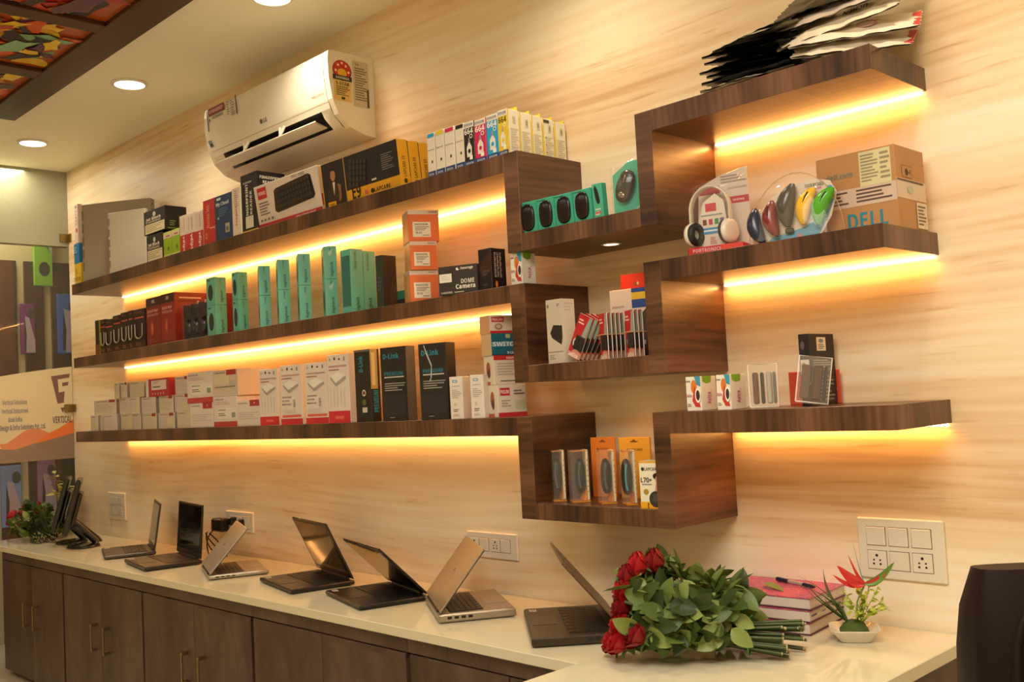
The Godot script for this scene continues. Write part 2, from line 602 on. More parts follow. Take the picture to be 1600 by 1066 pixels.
func ceiling_tray() -> void:
	var dark := mat("tray_wood", "ffffff", 0.4)
	dark.albedo_texture = laminate(512, 128, 60, ["2a180d", "3d2413", "4a2d18", "573620"], 3.0, 8.0)
	dark.uv1_scale = Vector3(0.5, 2, 1)
	var t := thing("ceiling_tray", "dark wood ceiling frame holding four painted leaf panels", "ceiling panel")
	var y0 := CEIL - 0.03
	obj("tray_rail", slab(Vector3(-3.3, y0, 0.64), Vector3(1.0, CEIL - 0.0005, 0.785), 0.003), dark, t)
	obj("tray_rail", slab(Vector3(-3.3, y0, 1.75), Vector3(1.0, CEIL - 0.0005, 1.9), 0.003), dark, t)
	obj("tray_rail", slab(Vector3(-3.3, y0, 0.786), Vector3(-3.12, CEIL - 0.0005, 1.749), 0.003), dark, t)
	var xs := [-3.12, -2.61, -2.51, -1.945, -1.855, -1.24, -1.15, -0.55, -0.46, 0.14]
	var nth := 0
	for i in range(0, 10, 2):
		var a: float = xs[i]
		var b: float = xs[i + 1]
		if i < 8:
			obj("tray_bar", slab(Vector3(b + 0.001, y0, 0.786), Vector3(xs[i + 2] - 0.001, CEIL - 0.0005, 1.749), 0.003), dark, t)
		var m := MB.new()
		m.k("4a2a1a").box(Vector3((a + b) / 2, CEIL - 0.006, 1.2675), Vector3(b - a, 0.01, 0.962), 0.001)
		obj("art_panel", m, card, t)
		var pr := MB.new()
		pr.xf = Transform3D(Basis(Vector3(1, 0, 0), Vector3(0, 0, 1), Vector3(0, -1, 0)), Vector3(a, CEIL - 0.011, 0.786))
		var cols := ["e0a020", "d8581c", "a8241c", "7fae86", "f0c82c", "3a2430", "93c09a", "c04a2a", "643a58", "e8bc3a", "1e1418", "d87c2c"]
		var r := RandomNumberGenerator.new()
		r.seed = 40 + i
		var ops := [["r", 0.0, 0.0, 1.0, 1.0, "b0501c"]]
		for k in 130:
			var cx := r.randf_range(0.06, 0.94)
			var cy := r.randf_range(0.06, 0.94)
			var an := r.randf() * TAU
			var L := r.randf_range(0.09, 0.24)
			var wd := L * r.randf_range(0.3, 0.6)
			var poly := []
			for q in 9:
				var f := TAU * q / 9
				var rr := 1.0 if q % 2 == 0 else 0.6
				var px := cos(f) * L * rr
				var py := sin(f) * wd * rr
				poly.append_array([clampf(cx + px * cos(an) - py * sin(an), 0.0, 1.0), clampf(cy + (px * sin(an) + py * cos(an)) * 0.6, 0.0, 1.0)])
			ops.append(["p", poly, cols[r.randi() % cols.size()]])
		prt(pr, b - a, 0.962, ops)
		obj("leaf_painting", pr, tint(mat("art_gloss", "ffffff", 0.25)), t)
		nth += 1

func downlight(x: float, z: float, i: int) -> void:
	var names := ["nearest the glass partition", "left of the air conditioner", "above the air conditioner", "above the ink cartons", "above the black and cream packets", "out of view over the room near the glass wall", "out of view above the office chair", "out of view in the far front corner near the glass wall", "out of view in the far front corner by the side wall"]
	var t := thing("ceiling_downlight", "round white ceiling downlight " + names[i], "light", Vector3(x, CEIL, z), 0, "ceiling downlights")
	obj("trim_ring", MB.new().lathe([[0.066, 0.0], [0.078, 0.0], [0.078, -0.006], [0.07, -0.011], [0.066, -0.01], [0.066, 0.0]], 28), mat("white_trim", "e9e4d6", 0.4), t)
	obj("glowing_disc", MB.new().lathe([[0.0, -0.008], [0.064, -0.008], [0.066, -0.004], [0.066, -0.001], [0.0, -0.001]], 28), glow_mat("lamp_disc", "fff6e4", 5.0), t)
	var l := SpotLight3D.new()
	l.name = numbered("downlight_light")
	l.light_color = Color.html("fff0d4")
	l.light_energy = 0.75
	l.spot_angle = 70
	l.spot_range = 12
	l.spot_attenuation = 2
	l.light_size = 0.06
	l.shadow_enabled = true
	add_child(l)
	l.transform = Transform3D(Basis.looking_at(Vector3.DOWN, Vector3.RIGHT), Vector3(x, CEIL - 0.03, z))

# ---------- the three S-shaped shelves
var walnut: StandardMaterial3D
func board(t: Node3D, called: String, a: Vector3, b: Vector3, upright := false) -> void:
	var mb := MB.new()
	mb.swap = not upright
	mb.uo = Vector2(rng.randf() * 3.0, rng.randf() * 3.0)
	mb.box((a + b) / 2.0, b - a, 0.0008)
	obj(called, mb, walnut, t)

func shelves() -> void:
	walnut = mat("walnut_laminate", "ffffff", 0.34)
	walnut.albedo_texture = laminate(768, 768, 21, ["2a180e", "432818", "573621", "68442c", "775138"], 3.5, 22.0, 0.6)
	walnut.uv1_scale = Vector3(1 / 1.1, 1 / 1.1, 1)
	var y0 := 0.0006
	var rows := [["topmost S-shaped walnut wall shelf stepping up at its right end", T1, 2.0274, 1.7843, 1.834], ["middle S-shaped walnut wall shelf with a card niche between its ends", T2, 1.6373, 1.4004, 1.4487], ["lowest S-shaped walnut wall shelf with a mouse box niche", T3, 1.2454, 1.0042, 1.051]]
	var names := ["upper", "middle", "lower"]
	var i := 0
	for r in rows:
		var t := thing("wall_shelf", r[0], "shelf", Vector3.ZERO, 0, "S-shaped wall shelves")
		board(t, "long_board", Vector3(XS, r[2], 0.0005), Vector3(AL, r[1], SD))
		board(t, "upright_board", Vector3(AL, r[3], 0.0005), Vector3(AR, r[1], SD), true)
		board(t, "niche_board", Vector3(AR, r[3], 0.0005), Vector3(BL, r[4], SD))
		board(t, "upright_board", Vector3(BL, r[3], 0.0005), Vector3(BR, r[1], SD), true)
		board(t, "short_board", Vector3(BR, r[2], 0.0005), Vector3(XE, r[1], SD))
		strip(XS + 0.005, AL - 0.004, r[2], "warm LED strip under the long " + names[i] + " shelf", i)
		strip(BR + 0.012, XE - 0.006, r[2], "warm LED strip under the short right end of the " + names[i] + " shelf", i)
		i += 1
	var n := 0
	for y in [1.7843, 1.4004]:
		var t := thing("shelf_spotlight", ["small recessed spotlight under the teal mouse niche", "small recessed spotlight under the red card niche"][n], "light", Vector3(0.016, y, 0.13))
		obj("trim_ring", MB.new().lathe([[0.022, 0.0], [0.03, 0.0], [0.03, -0.002], [0.024, -0.004], [0.022, 0.0]], 20), mat("steel_trim", "cfc8b8", 0.3, 0.6), t)
		obj("glowing_disc", MB.new().lathe([[0.0, -0.002], [0.022, -0.002], [0.022, -0.0003], [0.0, -0.0003]], 20), glow_mat("spot_disc", "ffd9a0", 8.0), t)
		var l := SpotLight3D.new()
		l.name = numbered("shelf_spot_light")
		l.light_color = Color.html("ffb868")
		l.light_energy = 0.035
		l.spot_angle = 60
		l.spot_attenuation = 2
		l.light_size = 0.02
		l.shadow_enabled = true
		add_child(l)
		l.transform = Transform3D(Basis.looking_at(Vector3.DOWN, Vector3.RIGHT), Vector3(0.016, y - 0.008, 0.13))
		n += 1

func strip(x0: float, x1: float, y: float, label: String, _i: int) -> void:
	var m := MB.new().box(Vector3((x0 + x1) / 2, y - 0.0035, 0.0085), Vector3(x1 - x0, 0.006, 0.009), 0.001)
	var o := obj("led_strip", m, glow_mat("led_glow", "ffd29a", LED_GLOW))
	tag(o, label, "light strip", "LED strips under the shelves")
	var l := area("led_strip", Vector3((x0 + x1) / 2, y - 0.009, 0.0105), Vector2(0.012, x1 - x0), Vector3(0, -1, 0.0), "ffab50", LED_E * (x1 - x0))
	l.transform = Transform3D(Basis.looking_at(Vector3(0, -0.9, 0.42).normalized(), Vector3.RIGHT), Vector3((x0 + x1) / 2, y - 0.0085, 0.0115))
	l.area_size = Vector2(0.007, x1 - x0)

const LED_GLOW := 9.0
const LED_E := 0.215

# ---------- counter, cabinets and the desk return
func counter() -> void:
	var stone := mat("white_quartz", "d6ccac", 0.07)
	obj_tag("long_counter", slab(Vector3(WX + 0.001, CT - 0.03, 0.001), Vector3(DX + 0.03, CT, 0.515), 0.002), stone, "long glossy cream counter top carrying the row of laptops", "counter top")
	var wood := mat("cabinet_wood", "ffffff", 0.42)
	wood.albedo_texture = laminate(512, 512, 33, ["2f2118", "402f23", "4e3c2e", "5a4738"], 14.0, 2.0, 0.5)
	wood.uv1_scale = Vector3(1, 1, 1)
	var brass := mat("handle_brass", "8a7852", 0.38, 0.9)
	var black := mat("gap_shadow_board", "140c08", 0.7)  # near-black carcass tone paints the shade in the door gaps
	var xs := [-4.12, -3.246, -2.36, -1.452, -0.553, 0.325]
	var ms := [-3.673, -2.791, -1.898, -1.006, -0.12]
	var names := ["cabinet under the counter nearest the glass", "second counter cabinet from the glass", "third counter cabinet from the glass, below the silver laptop", "fourth counter cabinet from the glass, handles out of sight", "counter cabinet tucked beside the desk return"]
	for i in 5:
		var a: float = xs[i] + 0.004
		var b: float = xs[i + 1] - 0.004
		var mid: float = ms[i]
		var t := thing("counter_cabinet", "dark brown two-door " + names[i], "cabinet", Vector3(0, 0, 0), 0, "counter cabinets")
		obj("carcass", slab(Vector3(a, 0.03, 0.002), Vector3(b, CT - 0.031, 0.47), 0.001), black, t)
		var top := MB.new()
		top.uo = Vector2(i * 0.3, 0.1)
		top.box(Vector3((a + b) / 2, CT - 0.055, 0.481), Vector3(b - a + 0.007, 0.046, 0.02), 0.001)
		obj("top_rail", top, wood, t)
		for d in 2:
			var x0 := (a + 0.006) if d == 0 else mid + 0.0015
			var x1 := (mid - 0.0015) if d == 0 else b - 0.006
			var dm := MB.new()
			dm.uo = Vector2(i * 0.71 + d * 0.33, d * 0.4)
			dm.box(Vector3((x0 + x1) / 2, 0.325, 0.482), Vector3(x1 - x0, 0.585, 0.022), 0.0015)
			var door := obj("door", dm, wood, t)
			var hx0 := mid - 0.068 if d == 0 else mid + 0.068
			var hm := MB.new()
			hm.tube([Vector3(hx0, 0.31, 0.493), Vector3(hx0, 0.31, 0.513), Vector3(hx0, 0.312, 0.516), Vector3(hx0, 0.418, 0.516), Vector3(hx0, 0.42, 0.513), Vector3(hx0, 0.42, 0.493)], 0.0042, 8)
			hm.box(Vector3(hx0, 0.31, 0.506), Vector3(0.016, 0.012, 0.026), 0.002)
			hm.box(Vector3(hx0, 0.42, 0.506), Vector3(0.016, 0.012, 0.026), 0.002)
			obj("handle", hm, brass, door)
	var pl := struct("baseboard_counter", slab(Vector3(-4.12, 0.0, 0.01), Vector3(0.32, 0.03, 0.44)), black)
	pl.set_meta("kind", "structure")
	obj_tag("desk_return", slab(Vector3(DX, DT - 0.03, 0.001), Vector3(DE, DT, 1.9), 0.002), stone, "raised glossy cream desk top with the roses and books", "desk top")
	var t := thing("desk_cabinet", "dark brown panelled base under the raised desk return", "cabinet")
	for q in [[Vector3(DX + 0.035, 0.0, 0.002), Vector3(DX + 0.055, DT - 0.031, 1.85)], [Vector3(DE - 0.03, 0.0, 0.002), Vector3(DE - 0.01, DT - 0.031, 1.85)], [Vector3(DX + 0.056, 0.0, 1.83), Vector3(DE - 0.031, DT - 0.031, 1.85)]]:
		var m := MB.new()
		m.uo = Vector2(rng.randf(), rng.randf())
		m.box((q[0] + q[1]) / 2, q[1] - q[0], 0.001)
		obj("side_panel", m, wood, t)

func obj_tag(called: String, mb: MB, m: Material, label: String, cat: String, group := "") -> MeshInstance3D:
	var o := obj(called, mb, m)
	tag(o, label, cat, group)
	return o

# ---------- air conditioner
func air_conditioner() -> void:
	var body := mat("ac_plastic", "ece3cf", 0.25)
	var dark := mat("ac_duct", "1d1712", 0.6)
	var t := thing("air_conditioner", "white split air conditioner with energy stickers, high on the wall", "air conditioner", Vector3(-1.715, 2.392, 0.0))
	t.scale.z = 1.15
	var hw := 0.482
	# side outline in (z, y)
	var side := PackedVector2Array([Vector2(0.001, 0.0), Vector2(0.05, 0.005), Vector2(0.105, 0.025), Vector2(0.15, 0.07), Vector2(0.172, 0.125), Vector2(0.183, 0.2), Vector2(0.185, 0.27), Vector2(0.181, 0.306), Vector2(0.172, 0.31), Vector2(0.001, 0.31)])
	# casing in three lengths so that the outlet stays open in the middle
	for s in [-1, 1]:
		var cap := MB.new()
		cap.xf = Transform3D(Basis(Vector3(0, 0, -1), Vector3.UP, Vector3(1, 0, 0)), Vector3.ZERO)
		var mir := PackedVector2Array()
		for p in side:
			mir.append(Vector2(-p.x, p.y))
		var z0 := hw - 0.03 if s > 0 else -hw
		cap.prism(mir, z0, z0 + 0.03)
		obj("end_panel", cap, body, t)
	var front := MB.new()
	var rows := []
	for p in [Vector2(0.001, 0.31), Vector2(0.165, 0.31), Vector2(0.176, 0.3085), Vector2(0.183, 0.3), Vector2(0.1865, 0.27), Vector2(0.1845, 0.2), Vector2(0.1735, 0.127), Vector2(0.170, 0.118)]:
		rows.append([Vector3(-hw + 0.0305, p.y, p.x), Vector3(0, p.y, p.x), Vector3(hw - 0.0305, p.y, p.x)])
	front.grid(rows)
	obj("unseen_front_lamp", front, body, t)
	var low := MB.new()
	rows = []
	for p in [Vector2(0.1695, 0.117), Vector2(0.163, 0.095)]:
		rows.append([Vector3(-hw + 0.0305, p.y, p.x), Vector3(hw - 0.0305, p.y, p.x)])
	low.grid(rows)
	rows = []
	for p in [Vector2(0.118, 0.034), Vector2(0.105, 0.026), Vector2(0.05, 0.006), Vector2(0.001, 0.001)]:
		rows.append([Vector3(-hw + 0.0305, p.y, p.x), Vector3(hw - 0.0305, p.y, p.x)])
	low.grid(rows)
	for s in [[-hw + 0.0305, -0.37], [0.39, hw - 0.0305]]:
		rows = []
		for p in [Vector2(0.163, 0.095), Vector2(0.15, 0.068), Vector2(0.118, 0.034)]:
			rows.append([Vector3(s[0], p.y, p.x), Vector3(s[1], p.y, p.x)])
		low.grid(rows)
	obj("lower_casing", low, body, t)
	var duct := MB.new()
	rows = []
	for p in [Vector2(0.163, 0.095), Vector2(0.11, 0.105), Vector2(0.075, 0.085), Vector2(0.07, 0.05), Vector2(0.118, 0.034)]:
		rows.append([Vector3(-0.37, p.y, p.x), Vector3(0.39, p.y, p.x)])
	duct.grid(rows)
	obj("outlet_duct", duct, dark, t)
	var fl := MB.new()
	rows = []
	for p in [Vector2(0.186, 0.054), Vector2(0.182, 0.048), Vector2(0.14, 0.036), Vector2(0.139, 0.04), Vector2(0.18, 0.053), Vector2(0.185, 0.058), Vector2(0.186, 0.054)]:
		rows.append([Vector3(-0.37, p.y, p.x), Vector3(0.385, p.y, p.x)])
	fl.grid(rows)
	obj("louvre_flap", fl, body, t)
	for x in [-0.15, 0.13]:
		var rib := MB.new()
		for k in [0.0, 0.035]:
			rib.tube([Vector3(x - k, 0.1, 0.164), Vector3(x - 0.018 + k * 0.3, 0.052, 0.178)], 0.006, 6)
		obj("louvre_arm", rib, body, t)
	# stickers
	var st := MB.new()
	st.xf = Transform3D(Basis(Vector3(1, 0, 0), Vector3(0, 1.0, 0.06).normalized(), Vector3(0, -0.06, 1).normalized()), Vector3(-hw + 0.035, 0.205, 0.1856))
	prt(st, 0.26, 0.1, [["r", 0.0, 0.0, 0.03, 0.9, "4b4038"], ["r", 0.05, 0.62, 0.6, 0.95, "8a1f2b"], ["t", "10 YEAR WARRANTY", 0.32, 0.79, 0.16, "e8c8c0", 0.0, 0.48], ["t", "ON COMPRESSOR", 0.36, 0.5, 0.12, "5b4a40", 0.0, 0.36], ["e", 0.08, 0.45, 0.02, 0.07, "4b4038"], ["l", 0.68, 0.3, 0.76, 0.9, 6, "8d8070"], ["l", 0.8, 0.2, 0.93, 0.9, 7, "9a8d7c"], ["r", 0.97, 0.2, 1.0, 1.0, "4b4038"]])
	obj("warranty_sticker", st, card, t)
	var lg := MB.new()
	lg.xf = Transform3D(Basis(Vector3(1, 0, 0), Vector3(0, 1.0, 0.15).normalized(), Vector3(0, -0.15, 1).normalized()), Vector3(-0.03, 0.137, 0.1762))
	prt(lg, 0.1, 0.03, [["e", 0.12, 0.5, 0.1, 0.33, "6a5e50"], ["t", "LG", 0.42, 0.5, 0.6, "6a5e50"]])
	lg.xf.origin = Vector3(hw - 0.13, 0.145, 0.1775)
	prt(lg, 0.09, 0.02, [["t", "DUAL Inverter", 0.5, 0.5, 0.5, "8d8272", 0.0, 0.9]])
	obj("front_logo", lg, card, t)
	var es := MB.new()
	es.xf = Transform3D(Basis(Vector3(1, 0, 0), Vector3(0, 1.0, 0.5).normalized(), Vector3(0, -0.5, 1).normalized()), Vector3(-hw + 0.033, 0.135, 0.1752))
	prt(es, 0.03, 0.03, [["r", 0, 0, 1, 1, "8a9aa0"], ["r", 0.2, 0.15, 0.8, 0.55, "3d4a52"]])
	obj("small_sticker", es, card, t)
	var ss := MB.new()
	ss.xf = Transform3D(Basis(Vector3(0, 0, -1), Vector3.UP, Vector3(1, 0, 0)), Vector3(hw + 0.0002, 0.12, 0.165))
	prt(ss, 0.14, 0.16, [
		["r", 0.0, 0.0, 0.5, 0.62, "e3c476"], ["e", 0.25, 0.74, 0.27, 0.25, "5a1d1a"], ["e", 0.25, 0.76, 0.25, 0.22, "c8362c"], ["e", 0.25, 0.68, 0.13, 0.11, "e8b33a"], ["r", -0.02, 0.5, 0.52, 0.62, "37302b"],
		["e", 0.07, 0.72, 0.03, 0.03, "f2dfc0"], ["e", 0.14, 0.86, 0.03, 0.03, "f2dfc0"], ["e", 0.25, 0.92, 0.03, 0.03, "f2dfc0"], ["e", 0.36, 0.86, 0.03, 0.03, "f2dfc0"], ["e", 0.43, 0.72, 0.03, 0.03, "f2dfc0"],
		["t", "SAVINGS", 0.25, 0.56, 0.06, "e8e0d0"], ["t", "5 STAR", 0.25, 0.42, 0.08, "4a3a22"], ["l", 0.06, 0.12, 0.44, 0.36, 5, "8a7446"], ["r", 0.2, 0.04, 0.3, 0.1, "4a3a22"],
		["r", 0.56, -0.06, 1.0, 1.05, "cdbf9f"], ["l", 0.6, 0.08, 0.96, 0.9, 14, "7d715c"], ["t", "LG", 0.68, 0.97, 0.06, "4b4038"], ["r", 0.94, -0.05, 1.0, 0.4, "55493c"]])
	obj("energy_label", ss, card, t, "round red star energy label beside a paper spec sheet")

# ---------- long upper shelf
func goods_shelf_one() -> void:
	carton("carton", "small yellow carton at the far end of the upper shelf", "", [-3.53, 2.082, 0.252, 0.085, 0.1105, 0.03, 0, 0], "d9b51e", {"front": [["t", "EPSON", 0.4, 0.25, 0.2, "8a7410"], ["l", 0.1, 0.5, 0.6, 0.75, 3, "b3930f"]]})
	carton("carton", "blue carton standing on the yellow one by the glass", "", [-3.54, 2.193, 0.252, 0.07, 0.107, 0.03, 0, 0], "1874ae", {"front": [["l", 0.1, 0.5, 0.6, 0.85, 3, "7fb4d6"], ["r", 0, 0.45, 1, 0.49, "12578a"]]})
	carton("carton", "tall pinkish white carton on top of the blue one", "", [-3.535, 2.3005, 0.252, 0.05, 0.21, 0.03, 0, 0], "dcc7bb", {"front": [["t", "hp", 0.5, 0.93, 0.06, "3a2f2c"], ["r", 0.4, 0.28, 0.8, 0.38, "c0302c"], ["l", 0.3, 0.45, 0.8, 0.85, 5, "b9a49a"]]})
	var steel := mat("grey_steel", "a89d8a", 0.5, 0.1)
	var pale := mat("pale_steel", "d3cab6", 0.5, 0.1)
	equipment([-3.2929, 2.082, 0.1435, 0.401, 0.4116, 0.045, 34, 0], steel, "large grey metal equipment case with slots down its left edge")
	equipment([-3.1046, 2.082, 0.1744, 0.243, 0.3287, 0.022, 24, 0], pale, "thin pale grey metal case leaning before the larger grey one")
	var jet := [["t", "Jet Black", 0.45, 0.62, 0.12, "e6ddc8", 0.0, 0.72], ["t", "CARTRIDGE", 0.45, 0.5, 0.08, "c9bfa8", 0.0, 0.68], ["e", 0.5, 0.8, 0.07, 0.1, "b9b6a8"], ["r", 0.06, 0.03, 0.97, 0.42, "d6c9a2"], ["l", 0.1, 0.08, 0.9, 0.38, 4, "a3966f"]]
	var jside := [["l", 0.2, 0.15, 0.5, 0.4, 3, "8d8558"], ["r", 0.62, 0.1, 0.66, 0.6, "6f6a4a"], ["r", 0.1, 0.05, 0.7, 0.09, "8d8558"]]
	carton("toner_carton", "black toner carton under another, right of the grey cases", "black toner cartons", [-2.6013, 2.082, 0.2195, 0.1675, 0.1232, 0.105, 0, 0], "1f1b17", {"front": jet, "right": jside})
	carton("toner_carton", "black toner carton stacked on top of the other black one", "black toner cartons", [-2.5958, 2.212, 0.2195, 0.221, 0.111, 0.105, 0, 0], "1f1b17", {"front": jet, "right": jside})
	for q in [[[-2.4773, 2.082, 0.218, 0.0835, 0.1152, 0.1, 0, 0], "left one of two small lime green cartons beside the toner"], [[-2.3946, 2.082, 0.218, 0.0755, 0.1159, 0.1, 0, 0], "right one of two small lime green cartons beside the red ones"]]:
		carton("carton", q[1], "lime green cartons", q[0], "8fae16", {"front": [["r", 0, 0.74, 1, 1, "c9cb72"], ["r", 0.04, 0.76, 0.96, 0.9, "d8c0b0"], ["r", 0.3, 0.8, 0.8, 0.86, "a35a55"], ["r", 0, 0, 1, 0.1, "c3c96a"], ["e", 0.6, 0.32, 0.12, 0.08, "55700c"]]})
	var n := 0
	for q in [[-2.3212, 2.082, 0.203, 0.064, 0.1649, 0.13, 0, 0], [-2.2489, 2.082, 0.203, 0.078, 0.1629, 0.13, 0, 0], [-2.1726, 2.082, 0.203, 0.072, 0.1589, 0.13, 0, 0]]:
		carton("carton", ["leftmost", "middle", "rightmost"][n] + " of three red and white cartons on the upper shelf", "red and white cartons", q, "dccabb", {"front": [["r", 0, 0, 1, 0.46, "b8262a"], ["t", "vdips", 0.55, 0.22, 0.22, "f0e2d2", -PI / 2, 0.42], ["l", 0.55, 0.55, 0.75, 0.92, 9, "a9978c"], ["l", 0.15, 0.55, 0.35, 0.92, 7, "cbb8aa"]]})
		n += 1
	carton("carton", "tall narrow red carton left of the blue drive box", "", [-2.0817, 2.082, 0.193, 0.102, 0.1939, 0.15, 0, 0], "b9231d", {"front": [["t", "Norton 360", 0.42, 0.62, 0.2, "e58a78", PI / 2, 0.5], ["t", "2", 0.25, 0.2, 0.12, "e8a02c"], ["r", 0.55, 0.33, 1, 0.37, "d98a70"], ["r", 0, 0, 1, 0.02, "8f1a16"]]})
	carton("carton", "dark blue network drive carton with white lettering", "", [-1.9568, 2.082, 0.203, 0.1415, 0.1933, 0.13, 0, 0], "16375f", {"front": [["t", "My Cloud", 0.45, 0.8, 0.075, "dfe6ea", 0.0, 0.75], ["r", 0.12, 0.9, 0.36, 0.95, "cfd8dd"], ["l", 0.2, 0.52, 0.8, 0.72, 4, "49698f"], ["r", 0.6, 0.15, 0.85, 0.35, "a9a487"], ["r", 0.64, 0.18, 0.78, 0.28, "6a6450"], ["e", 0.2, 0.5, 0.05, 0.03, "9fb0bf"]]})
	carton("carton", "narrow white carton with small red lettering beside the blue one", "", [-1.8493, 2.082, 0.25, 0.0685, 0.2012, 0.036, 0, 0], "dcccb6", {"front": [["t", "Seagate", 0.5, 0.42, 0.14, "b8433a", PI / 2, 0.42], ["l", 0.3, 0.6, 0.75, 0.95, 8, "b3a08c"]]})
	carton("carton", "tall black carton reading FINGERPRINT READER", "", [-1.7535, 2.082, 0.197, 0.1295, 0.2428, 0.13, 0, 0], "171412", {"front": [["t", "FINGERPRINT", 0.36, 0.52, 0.11, "e9e1d0", PI / 2, 0.62], ["t", "READER", 0.6, 0.5, 0.1, "d8d0c0", PI / 2, 0.4], ["l", 0.15, 0.82, 0.7, 0.88, 1, "9a927f"], ["r", 0.25, 0.08, 0.72, 0.28, "cfc7b2"], ["r", 0, 0, 1, 0.045, "d9a520"]], "right": [["t", "FINGERPRINT", 0.5, 0.9, 0.05, "d8d0c0", 0.0, 0.8], ["t", "READER", 0.45, 0.82, 0.05, "d8d0c0", 0.0, 0.5]]})
	var kb := [["r", 0.05, 0.68, 0.2, 0.94, "c4272f"], ["t", "PORTRONICS", 0.125, 0.81, 0.08, "f0d8d0", 0.0, 0.12], ["r", 0.0, 0.0, 1.0, 0.13, "bf2730"], ["t", "wireless multimedia keyboard", 0.75, 0.07, 0.06, "f0d0c8", 0.0, 0.3], ["l", 0.05, 0.3, 0.22, 0.62, 5, "7d6f66"],
		["p", [0.3, 0.34, 0.32, 0.78, 0.36, 0.82, 0.86, 0.9, 0.9, 0.86, 0.93, 0.42, 0.9, 0.36, 0.34, 0.28], "241e1b"], ["t", "PRO ONE", 0.72, 0.94, 0.07, "8a7d74", 0.0, 0.2]]
	for i in 4:
		for j in 12:
			var u := 0.345 + j * 0.046
			var v := 0.36 + i * 0.115 + j * 0.006
			kb.append(["r", u, v, u + 0.036, v + 0.085, "3b342f"])
	for i in 4:
		kb.append(["e", 0.08 + i * 0.06, 0.2, 0.015, 0.03, "6a5d55"])
	carton("keyboard_carton", "white keyboard carton with a red stripe, leaning on the upper shelf", "", [-1.4653, 2.082, 0.235, 0.4495, 0.1741, 0.04, 0, 8], "dccdbd", {"front": kb, "right": [["r", 0.1, 0.15, 0.9, 0.4, "b8262a"]]})
	var E := [["r", 0.0, 0, 1, 1, "1d1816"], ["r", 0.325, 0.0, 1, 0.27, "d99a12"], ["r", 0.0, 0, 0.012, 1, "c98f1a"], ["r", 0.315, 0.0, 0.325, 1, "b98a2c"],
		["p", [0.06, 0.0, 0.08, 0.42, 0.14, 0.56, 0.17, 0.56, 0.24, 0.44, 0.27, 0.2, 0.22, 0.0], "2c211b"], ["p", [0.145, 0.55, 0.155, 0.25, 0.18, 0.55], "d9c4a8"], ["e", 0.16, 0.7, 0.034, 0.13, "a8714c"], ["p", [0.12, 0.74, 0.125, 0.85, 0.16, 0.88, 0.195, 0.84, 0.2, 0.74, 0.185, 0.79, 0.14, 0.8], "1a1210"], ["p", [0.21, 0.5, 0.255, 0.45, 0.25, 0.15, 0.21, 0.1, 0.225, 0.3], "8a5a3c"], ["r", 0.06, 0.0, 0.17, 0.14, "d99a12"], ["t", "TYPE", 0.11, 0.07, 0.06, "5a3c08"],
		["t", "E9", 0.45, 0.2, 0.3, "1d1510", 0.0, 0.11], ["e", 0.655, 0.12, 0.022, 0.05, "1d1510"], ["t", "LAPCARE", 0.78, 0.12, 0.09, "2a1d0a", 0.0, 0.2], ["r", 0.56, 0.08, 0.6, 0.17, "c85a50"], ["r", 0.66, 0.32, 0.72, 0.36, "c9c2b4"], ["l", 0.8, 0.45, 0.95, 0.8, 8, "6f675e"]]
	for i in 5:
		for j in 5:
			var u := 0.36 + j * 0.045 + i * 0.01
			var v := 0.34 + i * 0.12 - j * 0.02
			if v > 0.3:
				E.append(["p", [u, v, u + 0.034, v - 0.012, u + 0.04, v + 0.075, u + 0.006, v + 0.085], "38322e"])
	for k in 4:
		var p: Array = [-0.9916, 2.082, 0.2395, 0.453, 0.1654, 0.045, 0, 5]
		p[2] -= k * 0.047
		p[3] += k * 0.001
		var lab: String = ["front black and yellow gaming keyboard carton with a man on it", "second yellow-ended keyboard carton, behind the front one", "third yellow-ended keyboard carton, two behind the front one", "rearmost yellow-ended keyboard carton nearest the wall"][k]
		carton("keyboard_carton", lab, "yellow keyboard cartons", p, "d99a12", {"front": E if k == 0 else [["r", 0, 0.27, 1, 1, "1d1816"]], "right": [["t", "LAPCARE E9", 0.5, 0.45, 0.22, "6a4a10", PI / 2, 0.42], ["e", 0.5, 0.15, 0.16, 0.05, "3a2a10"]]})
	ink()

func equipment(p: Array, m: Material, label: String) -> void:
	var t := thing("equipment_case", label, "metal case", Vector3(p[0], p[1], p[2]), p[6])
	obj("case_shell", MB.new().box(Vector3(0, p[4] / 2, 0), Vector3(p[3], p[4], p[5]), 0.004), m, t)
	var s := MB.new()
	for g in 5:
		for k in 7:
			s.box(Vector3(-p[3] / 2 + 0.008, p[4] * (0.14 + g * 0.165) + k * p[4] * 0.017, p[5] / 2), Vector3(0.011, p[4] * 0.006, 0.002), 0.0)
	obj("vent_slots", s, mat("slot_black", "1c1712", 0.7), t)
	var b := MB.new()
	for y in [0.12, 0.93]:
		b.xf = Transform3D(Basis(Vector3.FORWARD, PI / 2), Vector3(p[3] / 2, p[4] * y, 0))
		b.lathe([[0.0, 0.002], [0.004, 0.0015], [0.005, 0.0]], 10)
	obj("screws", b, mat("slot_black"), t)

